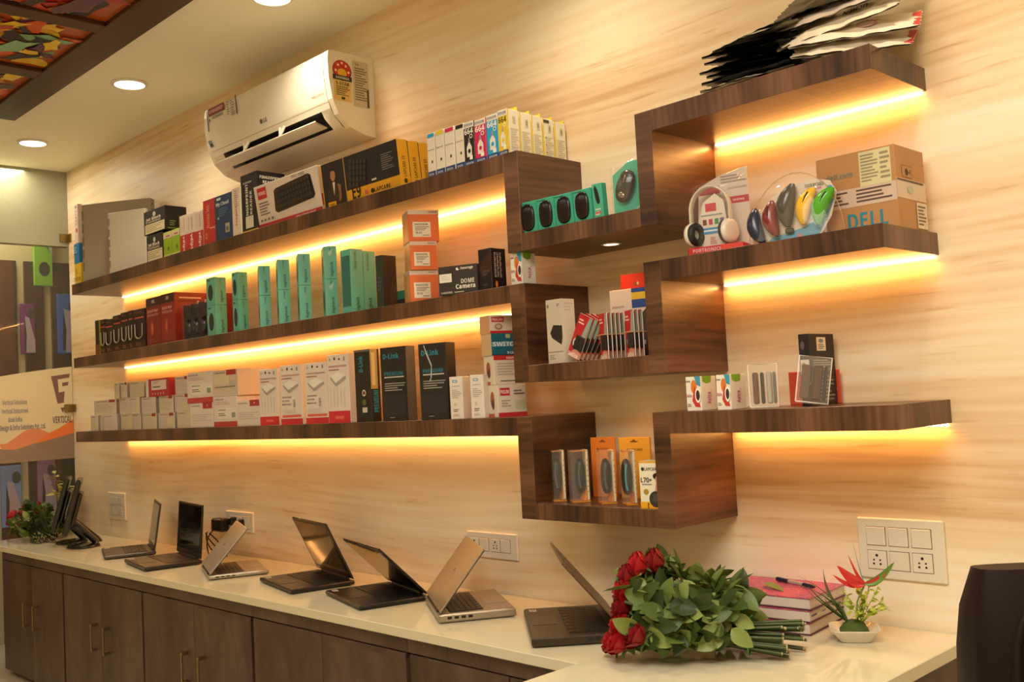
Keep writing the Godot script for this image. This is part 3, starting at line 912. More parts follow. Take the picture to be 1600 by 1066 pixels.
func ink() -> void:
	var cols := ["2a9fcf", "e3c726", "c8245c", "1d1a18", "1d1a18", "c8245c", "2a9fcf", "e0c21e"]
	var pos := [[-0.5946, 2.082, 0.245, 0.038, 0.1434, 0.05, 0, 0], [-0.5505, 2.082, 0.245, 0.041, 0.1442, 0.05, 0, 0], [-0.5036, 2.082, 0.245, 0.0455, 0.1419, 0.05, 0, 0], [-0.4548, 2.082, 0.245, 0.0405, 0.14, 0.05, 0, 0], [-0.4107, 2.082, 0.245, 0.046, 0.1378, 0.05, 0, 0], [-0.3596, 2.082, 0.245, 0.0495, 0.134, 0.05, 0, 0], [-0.3053, 2.082, 0.245, 0.0495, 0.1354, 0.05, 0, 0], [-0.2597, 2.082, 0.245, 0.04, 0.1388, 0.05, 0, 0]]
	var nm := ["cyan", "yellow", "magenta", "black"]
	for i in 8:
		var c: String = cols[i]
		var f: Array
		var label: String
		if i < 4:
			f = [["r", 0, 0, 1, 0.13, "223f73"], ["r", 0.1, 0.9, 0.95, 0.985, c], ["l", 0.08, 0.6, 0.92, 0.63, 1, "8f8478"], ["e", 0.62, 0.34, 0.09, 0.035, "3a3028"], ["t", "EPSON", 0.45, 0.06, 0.05, "c9cfd8", 0.0, 0.6]]
			label = "white ink carton with a %s top band, at the left of the ink row" % nm[i]
		else:
			f = [["r", 0, 0, 1, 0.11, "1f3d78"], ["r", 0, 0.11, 1, 0.86, c], ["t", "664", 0.5, 0.78, 0.13, "f2eee4" if i < 7 else "2a2412", 0.0, 0.84], ["t", "EPSON", 0.5, 0.93, 0.06, "5a6a88", 0.0, 0.8], ["e", 0.72, 0.66, 0.15, 0.05, "f0ece0"], ["e", 0.72, 0.66, 0.1, 0.033, c],
				["p", [0.25, 0.2, 0.25, 0.42, 0.4, 0.5, 0.46, 0.62, 0.54, 0.62, 0.6, 0.5, 0.75, 0.42, 0.75, 0.2], "e4ded2"], ["r", 0.5, 0.13, 0.8, 0.22, "f0ece2"], ["e", 0.5, 0.33, 0.13, 0.05, c], ["p", [0.42, 0.52, 0.49, 0.65, 0.51, 0.65, 0.58, 0.52], "8f8f88"], ["t", "EPSON", 0.5, 0.055, 0.05, "c9cfd8", 0.0, 0.7]]
			label = "%s ink bottle carton with a white bottle pictured, in the ink row" % ["black", "magenta", "cyan", "yellow"][i - 4]
		var t := carton("ink_carton", label, "ink cartons", pos[i], "e6dccb", {"front": f, "right": [["r", 0, 0, 0.1, 1, c if i > 3 else "e6dccb"], ["r", 0.45, 0.7, 0.7, 0.85, "c2b695"], ["l", 0.25, 0.1, 0.9, 0.6, 9, "cfc3b0"]]})
		if i > 3:
			flap(t, pos[i], c, -0.3)
	# the cartons behind the yellow one, seen by their sides
	var z: float = 0.27 - 0.05
	for k in 4:
		var w := [0.049, 0.046, 0.049, 0.052][k] as float
		z -= w + 0.003
		var p := [-0.2617, T1, z + w / 2, 0.042, [0.137, 0.136, 0.134, 0.131][k], w, 0, 0]
		var t := carton("ink_carton", ["first", "second", "third", "last"][k] + " yellow-striped ink carton behind the front yellow one, side on", "side-on ink cartons", p, "ebe2cd", {"front": [["r", 0, 0.11, 1, 0.86, "e0c21e"], ["r", 0, 0, 1, 0.11, "1f3d78"]], "right": [["r", 0, 0.12, 0.1, 1, "e0c21e"], ["r", 0, 0, 0.1, 0.12, "1f3d78"], ["l", 0.2, 0.12, 0.92, 0.58, 9, "cdc09f"], ["r", 0.5, 0.68, 0.75, 0.86, "c9bd98"], ["r", 0.58, 0.72, 0.68, 0.82, "8c8062"]] + ([["r", 0.1, 0.9, 0.6, 0.97, "4a4436"], ["e", 0.25, 0.55, 0.05, 0.02, "3f6a4a"], ["e", 0.25, 0.38, 0.05, 0.02, "c07a3a"], ["e", 0.25, 0.2, 0.05, 0.02, "b8402e"]] if k == 2 else [])})
		flap(t, p, "d8bb22", -0.5)

func flap(t: Node3D, p: Array, c: String, tilt: float) -> void:
	var m := MB.new()
	m.xf = Transform3D(Basis(Vector3.RIGHT, tilt), Vector3(0, p[4], -p[5] / 2 + 0.004))
	m.k(c).prism(PackedVector2Array([Vector2(-p[3] * 0.42, 0), Vector2(p[3] * 0.42, 0), Vector2(p[3] * 0.36, 0.014), Vector2(p[3] * 0.1, 0.016), Vector2(0, 0.012), Vector2(-p[3] * 0.1, 0.016), Vector2(-p[3] * 0.36, 0.014)]), -0.0006, 0.0006)
	obj("hang_tab", m, card, t)

# ---------- long middle shelf
func goods_shelf_two() -> void:
	carton("cable_pack", "thin pack with a yellow green edge at the far left", "", [-3.3, 1.6897, 0.2605, 0.05, 0.1767, 0.015, 0, 0], "8a8a14", {"front": [["r", 0.12, 0, 1, 1, "2a1c14"], ["r", 0, 0, 1, 0.3, "7a3d14"]]}, {}, "cable pack")
	var n := 0
	for q in [[-3.225, 1.6897, 0.258, 0.0635, 0.1742, 0.02, 0, 0], [-3.1511, 1.6897, 0.258, 0.1015, 0.1681, 0.02, 0, 0], [-3.0543, 1.6897, 0.258, 0.0935, 0.1789, 0.02, 0, 0], [-2.966, 1.6897, 0.258, 0.0815, 0.1849, 0.02, 0, 0], [-2.8949, 1.6897, 0.258, 0.0545, 0.1866, 0.02, 0, 0], [-2.8015, 1.6897, 0.258, 0.127, 0.1846, 0.02, 0, 0]]:
		var t := carton("cable_pack", ["first", "second", "third", "fourth", "fifth", "sixth"][n] + " dark cable pack from the left, with a silver looped cable", "dark cable packs", q, "1e1512", {"front": [["r", 0, 0, 1, 0.16, "3d1715"], ["r", 0.1, 0.76, 0.9, 0.8, "b5493a"], ["r", 0, 0.84, 1, 1, "2a1210"], ["l", 0.2, 0.05, 0.8, 0.14, 2, "8a4a40"], ["r", 0.18, 0.9, 0.7, 0.94, "6a2f28"]]}, {}, "cable pack")
		var w: float = q[3]
		var h: float = q[4]
		var z: float = q[5] / 2 + 0.004
		var lp := []
		for i in 11:
			var a := PI * i / 10.0
			lp.append(Vector3(-cos(a) * w * 0.3, h * 0.34 - sin(a) * h * 0.1, z))
		lp.push_front(Vector3(-w * 0.32, h * 0.62, z))
		lp.append(Vector3(w * 0.32, h * 0.62, z))
		obj("looped_cable", MB.new().tube(lp, 0.0035, 6), mat("silver_cable", "a59a8a", 0.3, 0.5), t)
		n += 1
	var qh := [["r", 0, 0.82, 1, 1, "35110d"], ["t", "Quick Heal", 0.45, 0.72, 0.06, "d9a894", 0.0, 0.7], ["t", "AntiVirus Pro", 0.45, 0.64, 0.055, "c9907c", 0.0, 0.75], ["e", 0.4, 0.36, 0.12, 0.16, "a33a1e"], ["e", 0.4, 0.36, 0.05, 0.1, "c8622e"], ["r", 0.4, 0.88, 0.6, 0.95, "a9897a"], ["l", 0.15, 0.05, 0.8, 0.14, 2, "8a3a30"]]
	carton("software_carton", "left red antivirus software carton", "red software cartons", [-2.6463, 1.6897, 0.248, 0.1515, 0.224, 0.04, 0, 0], "7c1a12", {"front": qh})
	carton("software_carton", "right red antivirus software carton with its long side showing", "red software cartons", [-2.4996, 1.6897, 0.188, 0.135, 0.2262, 0.16, 0, 0], "8a1d13", {"front": qh, "right": [["l", 0.15, 0.86, 0.85, 0.92, 1, "d9a894"], ["r", 0, 0.82, 1, 0.83, "5c140e"]]})
	carton("software_carton", "red software carton behind the clear wavy packs", "red software cartons", [-2.4183, 1.6897, 0.05, 0.1345, 0.2203, 0.1, 0, 0], "6a1710", {"front": [["l", 0.2, 0.85, 0.7, 0.93, 1, "c08a78"]]})
	var clear := clear_mat("blister_dim", 0.02, "fff4e4", 0.05)
	clear.metallic_specular = 0.15
	n = 0
	for x in [-2.375, -2.305, -2.235]:
		var t := thing("blister_pack", ["left", "middle", "right"][n] + " of three clear wavy blister packs holding dark mice", "blister pack", Vector3(x, T2, 0.225), 72, "wavy blister packs")
		var rows := []
		for i in 9:
			var y := i * 0.021
			var bow := 0.02 * sin(i * 0.8) + 0.012
			rows.append([Vector3(-0.035, y, 0.0), Vector3(-0.028, y, bow), Vector3(0.0, y, bow + 0.012), Vector3(0.028, y, bow), Vector3(0.035, y, 0.0)])
		obj("clear_shell", MB.new().grid(rows), clear, t)
		obj("pack_card", MB.new().k("1a0a08").box(Vector3(0, 0.08, -0.002), Vector3(0.05, 0.16, 0.002), 0.0), card, t)
		obj("mouse_body", MB.new().k("16120f").blob(Vector3(0, 0.06, 0.014), Vector3(0.022, 0.04, 0.014)), gloss, t)
		var rim := []
		for i in 9:
			rim.append(Vector3(0.037, i * 0.0222, 0.028 * sin(i * 0.8) + 0.012))
		obj("shell_rim_glint", MB.new().tube(rim, 0.0032, 6), clear_mat("rim_pale", 0.5, "fff6e8", 0.15), t)
		n += 1
	var pair := [[[-2.0929, 1.6897, 0.2412, 0.0735, 0.1295, 0.0535, 0, 0], [-2.0929, 1.8202, 0.2412, 0.0735, 0.1183, 0.0535, 0, 0]], [[-1.8858, 1.6897, 0.2452, 0.0475, 0.1305, 0.0455, 0, 0], [-1.8858, 1.8212, 0.2452, 0.0475, 0.1145, 0.0455, 0, 0]], [[-1.7241, 1.6897, 0.227, 0.09, 0.128, 0.045, -28, 0], [-1.7241, 1.8187, 0.227, 0.09, 0.1188, 0.045, -28, 0]], [[-1.5819, 1.6897, 0.2263, 0.09, 0.1349, 0.0465, -28, 0], [-1.5819, 1.8256, 0.2263, 0.09, 0.1182, 0.0465, -28, 0]], [[-1.4342, 1.6897, 0.2268, 0.09, 0.135, 0.0455, -28, 0], [-1.4342, 1.8257, 0.2268, 0.09, 0.1199, 0.0455, -28, 0]], [[-1.2604, 1.6897, 0.2263, 0.09, 0.1382, 0.0465, -28, 0], [-1.2604, 1.8289, 0.2263, 0.09, 0.1207, 0.0465, -28, 0]]]
	var ord := ["first", "second", "third", "fourth", "fifth", "sixth"]
	for i in 6:
		for k in 2:
			var fr := [["r", 0.08, 0.12, 0.92, 0.9, "63b09c"], ["e", 0.5, 0.45, 0.3, 0.3, "20302c"], ["r", 0.15, 0.88, 0.5, 0.94, "2a6a5a"]]
			var sp := [["t", "logitech", 0.62, 0.3, 0.16, "1d4a40", PI / 2, 0.42], ["r", 0.45, 0.82, 0.55, 0.96, "3f9a86"], ["l", 0.45, 0.74, 0.53, 0.95, 5, "2f7a6a"]]
			if i == 5:
				sp.append(["p", [0.3, 0.8, 0.7, 0.92, 0.6, 0.75, 0.4, 0.7], "a8c8bc"])
			var col := "5aa893" if i < 2 else "6ab39f"
			carton("mouse_carton", "%s teal mouse carton in the %s two-high column from the left" % [["lower", "upper"][k], ord[i]], "stacked teal mouse cartons", pair[i][k], col, {"front": fr, "right": sp})
	carton("mouse_carton", "front one of the two tall teal cartons beside the black one", "tall teal cartons", [-1.0972, 1.6897, 0.2415, 0.063, 0.2273, 0.053, 0, 0], "5cab97", {"front": [["r", 0.1, 0.1, 0.9, 0.9, "2f6a5c"]], "right": [["t", "logitech", 0.5, 0.14, 0.2, "14322b", PI / 2, 0.2], ["t", "Wireless Combo", 0.35, 0.82, 0.16, "2a6a5a", PI / 2, 0.28]]})
	carton("mouse_carton", "rear one of the two tall teal cartons, nearer the wall", "tall teal cartons", [-1.0972, 1.6897, 0.187, 0.063, 0.2225, 0.053, 0, 0], "5cab97", {"right": [["t", "logitech", 0.5, 0.14, 0.2, "14322b", PI / 2, 0.2], ["t", "Wireless Combo", 0.35, 0.82, 0.16, "2a6a5a", PI / 2, 0.28]]})
	carton("carton", "dark brown-black carton right of the tall teal pair", "", [-0.9021, 1.6897, 0.2377, 0.0365, 0.1793, 0.0605, 0, 0], "2e2620", {"front": [["r", 0, 0, 1, 1, "22302a"], ["l", 0.2, 0.3, 0.8, 0.6, 4, "3a4a42"]], "right": [["r", 0.5, 0.05, 0.95, 0.45, "3a302a"]]})
	carton("keyboard_carton", "low teal-topped keyboard carton lying behind the orange stack", "", [-0.964, 1.6897, 0.1, 0.1475, 0.066, 0.1, 0, 0], "1c1815", {"front": [["r", 0, 0.55, 1, 1, "2f8a70"], ["l", 0.05, 0.08, 0.95, 0.5, 4, "39302a"]]})
	n = 0
	for q in [[-0.7635, 1.6897, 0.1991, 0.1, 0.1076, 0.096, -28, 0], [-0.7555, 1.7978, 0.2014, 0.1, 0.0956, 0.091, -28, 0], [-0.7562, 1.8939, 0.1952, 0.1, 0.1053, 0.105, -28, 0]]:
		var stk := [["r", 0, 0.86, 1, 1, "d9c3b0"], ["t", "ADVANCED", 0.8, 0.93, 0.06, "7a6a5c", 0.0, 0.28], ["r", 0.14, 0.14, 0.72, 0.62, "e8dcc6"], ["t", "HIKVISION", 0.42, 0.54, 0.07, "4a4036", 0.0, 0.42], ["l", 0.22, 0.34, 0.68, 0.48, 3, "8a7d6c"], ["t", "DS-2CE", 0.34, 0.28, 0.07, "4a4036", 0.0, 0.2], ["l", 0.45, 0.17, 0.7, 0.22, 1, "8a7d6c"]]
		carton("camera_carton", ["bottom", "middle", "top"][n] + " orange camera carton of the stack of three", "orange camera cartons", q, "dd6f33", {"right": stk, "front": [["r", 0, 0.86, 1, 1, "b9a592"], ["r", 0, 0, 1, 0.86, "c9925c"]]})
		n += 1
	var dome := [["r", 0.0, 0.0, 1, 1, "332e2a"], ["e", 0.5, 0.88, 0.045, 0.05, "efe8da"], ["e", 0.53, 0.9, 0.03, 0.03, "332e2a"], ["t", "Securage", 0.74, 0.88, 0.09, "efe8da", 0.0, 0.32], ["t", "DOME", 0.75, 0.44, 0.16, "d9d2c6", 0.0, 0.34], ["t", "Camera", 0.69, 0.26, 0.16, "f2ecdf", 0.0, 0.5], ["r", 0.02, 0.44, 0.34, 0.74, "e6dfd0"], ["l", 0.06, 0.5, 0.3, 0.7, 3, "cfc6b4"], ["t", "2.4 MEGAPIXEL", 0.2, 0.08, 0.06, "d8d0c2", 0.0, 0.3], ["l", 0.4, 0.04, 0.7, 0.1, 1, "b9b0a0"]]
	carton("camera_carton", "charcoal carton reading DOME Camera", "", [-0.503, 1.6897, 0.2314, 0.137, 0.0899, 0.1, 20, 0], "332e2a", {"front": dome})
	carton("carton", "black carton with columns of white print by the upright", "", [-0.3904, 1.6897, 0.2188, 0.058, 0.1303, 0.0625, 0, 0], "17120f", {"front": [["p", [0, 0.5, 0.5, 0.8, 1, 0.95, 1, 0.5, 0.4, 0.3], "3a1d14"], ["l", 0.3, 0.35, 0.9, 0.5, 2, "4a4238"], ["l", 0.3, 0.1, 0.9, 0.18, 1, "4a4238"]], "right": [["l", 0.2, 0.3, 0.32, 0.9, 16, "c9c0b0"], ["l", 0.38, 0.3, 0.5, 0.9, 16, "c9c0b0"], ["l", 0.56, 0.3, 0.68, 0.9, 16, "c9c0b0"], ["e", 0.3, 0.14, 0.08, 0.08, "d9822c"]]})
	avast([-0.2424, 1.6897, 0.233, 0.0475, 0.0947, 0.058, 0, 0], "small white antivirus carton with a green blob above the niche")

func avast(p: Array, label: String, group := "") -> void:
	carton("software_carton", label, group, p, "e9e0d0", {
		"front": [["e", 0.55, 0.7, 0.2, 0.2, "d8792c"], ["p", [0.6, 1.0, 1.0, 1.0, 1.0, 0.7, 0.75, 0.75], "3f93b0"], ["e", 0.75, 0.42, 0.26, 0.22, "8a2f6a"], ["p", [0.4, 0.3, 0.6, 0.75, 0.7, 0.5, 0.95, 0.1, 0.6, 0.12], "c0392b"], ["e", 0.8, 0.45, 0.19, 0.22, "efe8da"], ["e", 0.8, 0.45, 0.13, 0.15, "3a2a22"], ["t", "Avira", 0.22, 0.45, 0.1, "b0306a", 0.0, 0.34], ["l", 0.05, 0.82, 0.35, 0.9, 1, "8a8074"], ["l", 0.08, 0.12, 0.35, 0.22, 2, "8a8074"]],
		"right": [["p", [0.1, 1.0, 0.7, 1.0, 0.66, 0.82, 0.4, 0.78, 0.14, 0.84], "7cab2c"], ["t", "Avira", 0.5, 0.36, 0.17, "c8407a", PI / 2, 0.34], ["l", 0.62, 0.25, 0.7, 0.6, 6, "c9a8a8"]]})

# ---------- long lower shelf
func goods_shelf_three() -> void:
	var pos := [[[-3.3731, 1.3001, 0.2047, 0.104, 0.0802, 0.12, -2.9, 0], [-3.2904, 1.3001, 0.2025, 0.035, 0.0806, 0.12, -2.6, 0], [-3.1731, 1.3001, 0.2071, 0.173, 0.0789, 0.12, -1.1, 0], [-3.0081, 1.3001, 0.1951, 0.1245, 0.0778, 0.12, 1.3, 0], [-2.8844, 1.3001, 0.1973, 0.097, 0.0744, 0.12, -2.2, 0], [-2.7407, 1.3001, 0.2005, 0.16, 0.0729, 0.12, -1.8, 0], [-2.5511, 1.3001, 0.2056, 0.1775, 0.0712, 0.12, -2.9, 0], [-2.3858, 1.3001, 0.205, 0.1205, 0.074, 0.12, 2.1, 0]], [[-3.2578, 1.3795, 0.1964, 0.256, 0.0758, 0.12, 1.3, 0], [-3.016, 1.3784, 0.1968, 0.138, 0.0796, 0.12, -2.3, 0], [-2.8851, 1.375, 0.2037, 0.0965, 0.0805, 0.12, 0.3, 0], [-2.7525, 1.3735, 0.1978, 0.142, 0.0776, 0.12, 1.6, 0], [-2.57, 1.3718, 0.1957, 0.1615, 0.0801, 0.12, -3, 0], [-2.4052, 1.3746, 0.1995, 0.1405, 0.0767, 0.12, 0.5, 0]], [[-3.094, 1.4558, 0.2009, 0.06, 0.0794, 0.12, -2.4, 0], [-3.0104, 1.4585, 0.2014, 0.0815, 0.0754, 0.12, -3, 0], [-2.8828, 1.456, 0.1949, 0.148, 0.0743, 0.12, 1.7, 0], [-2.4099, 1.4518, 0.1953, 0.1315, 0.0802, 0.12, -0.1, 0]]]
	var ord := ["first", "second", "third", "fourth", "fifth", "sixth", "seventh", "eighth"]
	var rows := ["bottom row", "middle row", "top row"]
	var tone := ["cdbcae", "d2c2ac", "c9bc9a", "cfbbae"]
	var n := 0
	for r in 3:
		for i in pos[r].size():
			var tab: bool = (r == 0 and i in [5, 6]) or (r == 1 and i in [0, 4, 5]) or (r == 2 and i in [1, 3])
			var f := [["t", "HIKVISION", 0.36, 0.9, 0.08, "7a6c60", 0.0, 0.5], ["l", 0.08, 0.15, 0.92, 0.76, 6, "c2b4a2"], ["r", 0.0, 0.0, 0.05, 1, "c3b4a4"]]
			if tab:
				f.append(["r", 0.68, 0.82, 0.95, 1.0, "9c2a24"])
			if (i + r) % 3 == 0:
				f.append(["r", 0.55, 0.12, 0.95, 0.6, "cabf94"])
			carton("camera_carton", "%s small white camera carton from the left in the %s" % [ord[i], rows[r]], "small white camera cartons", pos[r][i], tone[(i * 2 + r) % 4], {"front": f}, {"+x": "a08f7e"})  # right sides painted darker, as shade that sets the cartons apart
			n += 1
	carton("camera_carton", "red camera carton with a white window on the top row", "", [-2.6479, 1.4516, 0.2003, 0.253, 0.0824, 0.12, -1.7, 0], "b0282a", {"front": [["r", 0, 0, 0.12, 1, "d8cfbc"], ["r", 0.25, 0.36, 0.9, 0.9, "dccabc"], ["l", 0.32, 0.45, 0.85, 0.6, 1, "6a5f58"], ["l", 0.32, 0.7, 0.6, 0.85, 2, "a89a90"], ["e", 0.3, 0.16, 0.03, 0.07, "d88a80"], ["e", 0.42, 0.16, 0.03, 0.07, "d88a80"], ["e", 0.54, 0.16, 0.03, 0.07, "d88a80"], ["e", 0.66, 0.16, 0.03, 0.07, "d88a80"], ["e", 0.78, 0.16, 0.03, 0.07, "d88a80"]]})
	var white := [["t", "HIKVISION", 0.25, 0.88, 0.05, "6a5f58", 0.0, 0.38], ["l", 0.06, 0.24, 0.94, 0.55, 4, "c4b6a6"], ["r", 0.56, 0.76, 0.96, 1.0, "a82e2a"], ["t", "IP", 0.76, 0.88, 0.08, "e8c8c0"]]
	var redb := [["t", "HIKVISION", 0.25, 0.9, 0.05, "6a5f58", 0.0, 0.38], ["l", 0.06, 0.72, 0.7, 0.84, 2, "c9a89c"], ["r", 0.16, 0.26, 0.98, 0.62, "dfd6c2"], ["t", "HIKVISION", 0.36, 0.55, 0.05, "5a5048", 0.0, 0.32], ["l", 0.2, 0.34, 0.6, 0.46, 2, "7a6f66"], ["r", 0.78, 0.3, 0.93, 0.46, "8a927c"], ["r", 0, 0, 1, 0.17, "b93c34"]]
	carton("camera_carton", "larger white carton with a red tab, left of the pair below", "large white camera cartons", [-2.211, 1.3001, 0.198, 0.209, 0.1065, 0.14, 0, 0], "d9c9ba", {"front": white})
	carton("camera_carton", "larger white carton with a red base on the shelf", "large white camera cartons", [-2.0029, 1.3001, 0.198, 0.195, 0.1271, 0.14, 0, 0], "dccabc", {"front": redb})
	carton("camera_carton", "larger white carton with a red tab beside the tall white ones", "large white camera cartons", [-1.8119, 1.3001, 0.198, 0.1825, 0.1046, 0.14, 0, 0], "dccdbc", {"front": white})
	carton("camera_carton", "larger white carton with a red base, stacked at the top left", "large white camera cartons", [-2.2198, 1.4071, 0.198, 0.2325, 0.1348, 0.14, 0, 0], "dccabc", {"front": redb})
	carton("camera_carton", "larger buff carton with a red tab, stacked at the top right", "large white camera cartons", [-1.996, 1.4277, 0.198, 0.2095, 0.1096, 0.14, 0, 0], "cbb8a2", {"front": [["t", "HIKVISION", 0.3, 0.9, 0.05, "5f554c", 0.0, 0.38], ["r", 0.04, 0.45, 0.66, 0.86, "d2c39a"], ["r", 0.56, 0.8, 0.94, 1.0, "a82e2a"], ["l", 0.08, 0.3, 0.9, 0.4, 1, "8f8272"], ["r", 0.68, 0.42, 0.92, 0.6, "bdae9a"]]})
	n = 0
	for q in [[-1.6422, 1.3001, 0.2512, 0.1145, 0.2203, 0.05, 8, 0], [-1.4798, 1.3001, 0.2519, 0.1245, 0.2263, 0.05, 8, 0], [-1.3072, 1.3001, 0.2518, 0.123, 0.2251, 0.05, 8, 0], [-1.1659, 1.3001, 0.251, 0.112, 0.2461, 0.05, 8, 0]]:
		var big: float = [0.155, 0.1, 0.1, 0.175][n]
		var f := [["r", 0, 0, 1, big, "c22c2e"], ["r", 0.06, 0.12, 0.94, 0.16, "d8604e"] if n in [1, 2] else ["r", 0.3, 0.06, 0.7, 0.1, "d8604e"], ["e", 0.14, 0.93, 0.05, 0.025, "b5a798"], ["e", 0.36, 0.94, 0.04, 0.025, "4a4038"], ["e", 0.58, 0.93, 0.05, 0.015, "6a5f55"], ["r", 0.78, 0.9, 0.84, 0.96, "8a7d70"], ["l", 0.08, 0.8, 0.92, 0.85, 1, "b98f84"], ["l", 0.08, 0.76, 0.55, 0.79, 1, "9f5a50"],
			["p", [0.14, 0.68, 0.38, 0.58, 0.86, 0.68, 0.86, 0.64, 0.4, 0.53, 0.14, 0.65], "a39a8c"], ["p", [0.16, 0.685, 0.5, 0.75, 0.86, 0.69, 0.4, 0.585], "e4dccb"]]
		if n in [1, 2]:
			f.append_array([["t", "HIKVISION", 0.3, 0.46, 0.024, "5a5048", 0.0, 0.42], ["t", "DS-7104", 0.25, 0.4, 0.024, "5a5048", 0.0, 0.32], ["t", "NVR 4 CH", 0.28, 0.34, 0.026, "3a3028", 0.0, 0.4], ["l", 0.6, 0.28, 0.72, 0.42, 6, "8a8074"], ["l", 0.08, 0.15, 0.9, 0.26, 3, "cfc4b4"]])
		else:
			for k in 5:
				f.append(["r", 0.12 + k * 0.16, 0.22 + 0.03 * (k % 2), 0.14 + k * 0.16, 0.5, "c3bca2"])
		carton("recorder_carton", ["first", "second", "third", "tallest fourth"][n] + " of the slim white recorder cartons with red bases", "slim white recorder cartons", q, "dccdbc", {"front": f})
		n += 1
	var dl := [["t", "D-Link", 0.42, 0.88, 0.07, "2a8da0", 0.0, 0.62], ["t", "PREMIUM", 0.5, 0.64, 0.05, "2a7d8a", 0.0, 0.72], ["r", 0.14, 0.585, 0.9, 0.6, "c9c4b8"], ["l", 0.14, 0.4, 0.95, 0.52, 4, "8d8a80"], ["r", 0.05, 0.08, 0.95, 0.35, "2a2622"], ["l", 0.3, 0.04, 0.62, 0.055, 1, "9a958a"]]
	carton("router_carton", "black router carton turned to its gold-cornered side, leftmost of three", "black router cartons", [-1.0304, 1.3001, 0.2438, 0.085, 0.2535, 0.0425, 4, 0], "231f1b", {"front": [["t", "D-Link", 0.4, 0.8, 0.2, "2a8da0", PI / 2, 0.22], ["e", 0.55, 0.4, 0.12, 0.045, "cfc7ba"], ["e", 0.55, 0.4, 0.08, 0.028, "6a2a24"], ["r", 0.42, 0.13, 0.72, 0.2, "c9bfae"], ["e", 0.55, 0.27, 0.13, 0.04, "55642e"], ["r", 0, 0.97, 1, 1, "6a655c"]], "right": [["r", 0.0, 0.45, 0.75, 1.0, "b39a58"], ["r", 0.15, 0.5, 0.5, 0.95, "d8c48a"], ["t", "PREMIUM", 0.5, 0.28, 0.4, "2a8da0", PI / 2, 0.3]]})
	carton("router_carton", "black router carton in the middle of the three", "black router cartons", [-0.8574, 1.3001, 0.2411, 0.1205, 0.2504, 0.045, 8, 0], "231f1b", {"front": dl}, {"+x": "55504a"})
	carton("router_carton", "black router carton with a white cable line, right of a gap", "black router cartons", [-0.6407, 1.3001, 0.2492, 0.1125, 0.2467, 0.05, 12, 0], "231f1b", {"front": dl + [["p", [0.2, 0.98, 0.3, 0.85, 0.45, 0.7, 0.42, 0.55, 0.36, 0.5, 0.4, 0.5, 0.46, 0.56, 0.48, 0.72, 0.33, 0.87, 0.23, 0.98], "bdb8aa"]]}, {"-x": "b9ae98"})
	n = 0
	for q in [[-0.5328, 1.3001, 0.2487, 0.05, 0.1328, 0.05, 12, 0], [-0.4355, 1.3001, 0.2487, 0.0495, 0.1336, 0.05, 12, 0]]:
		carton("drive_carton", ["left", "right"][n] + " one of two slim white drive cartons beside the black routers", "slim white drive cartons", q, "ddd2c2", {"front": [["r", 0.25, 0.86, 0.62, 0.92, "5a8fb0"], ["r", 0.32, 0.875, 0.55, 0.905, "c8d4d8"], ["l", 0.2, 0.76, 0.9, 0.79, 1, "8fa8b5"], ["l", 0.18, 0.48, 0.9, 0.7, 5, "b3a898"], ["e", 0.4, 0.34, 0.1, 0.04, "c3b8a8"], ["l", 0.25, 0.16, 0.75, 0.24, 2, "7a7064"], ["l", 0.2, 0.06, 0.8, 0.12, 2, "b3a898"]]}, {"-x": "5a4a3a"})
		n += 1
	var pr := [["r", 0.0, 0.0, 1, 0.14, "c2282e"], ["r", 0.08, 0.66, 0.42, 0.9, "c2282e"], ["t", "PROLINK", 0.25, 0.78, 0.12, "f0d8d0", 0.0, 0.3], ["l", 0.12, 0.3, 0.48, 0.54, 3, "a99e8c"], ["l", 0.56, 0.66, 0.95, 0.84, 2, "7a7064"], ["r", 0.58, 0.22, 0.98, 0.5, "c8c29a"]]
	var sd := [["r", 0, 0, 0.6, 0.12, "c25a34"], ["e", 0.45, 0.55, 0.2, 0.25, "a35a34"], ["e", 0.5, 0.4, 0.14, 0.16, "5a3a30"]]
	carton("camera_carton", "white and red carton at the bottom of the mixed stack", "mixed stack by the upright", [-0.3678, 1.3001, 0.2057, 0.062, 0.0984, 0.1, -15, 0], "dccdb8", {"right": pr, "front": sd})
	carton("camera_carton", "white carton with a red top stripe, second from the bottom of the stack", "mixed stack by the upright", [-0.3869, 1.399, 0.1983, 0.065, 0.0896, 0.1, -15, 0], "dccbb4", {"right": [["r", 0, 0.84, 1, 1, "c2282e"], ["t", "HIKVISION", 0.7, 0.91, 0.08, "f0d8d0", 0.0, 0.5], ["l", 0.12, 0.3, 0.95, 0.76, 5, "b5a894"], ["l", 0.2, 0.08, 0.9, 0.16, 1, "6a6054"]], "front": sd})
	carton("router_carton", "teal blue carton with white lettering in the mixed stack", "mixed stack by the upright", [-0.3923, 1.4891, 0.1983, 0.065, 0.0678, 0.1, -15, 0], "1b6474", {"right": [["r", 0, 0.4, 1, 0.62, "5f95a0"], ["t", "SWITCH", 0.5, 0.51, 0.2, "e0e6e2", 0.0, 0.9], ["r", 0.5, 0.78, 0.66, 0.96, "b5b48a"], ["t", "D-Link", 0.7, 0.12, 0.12, "e0e6e2", 0.0, 0.32], ["r", 0, 0, 1, 0.05, "123f4a"]], "front": [["r", 0, 0, 1, 1, "cfae84"]]})
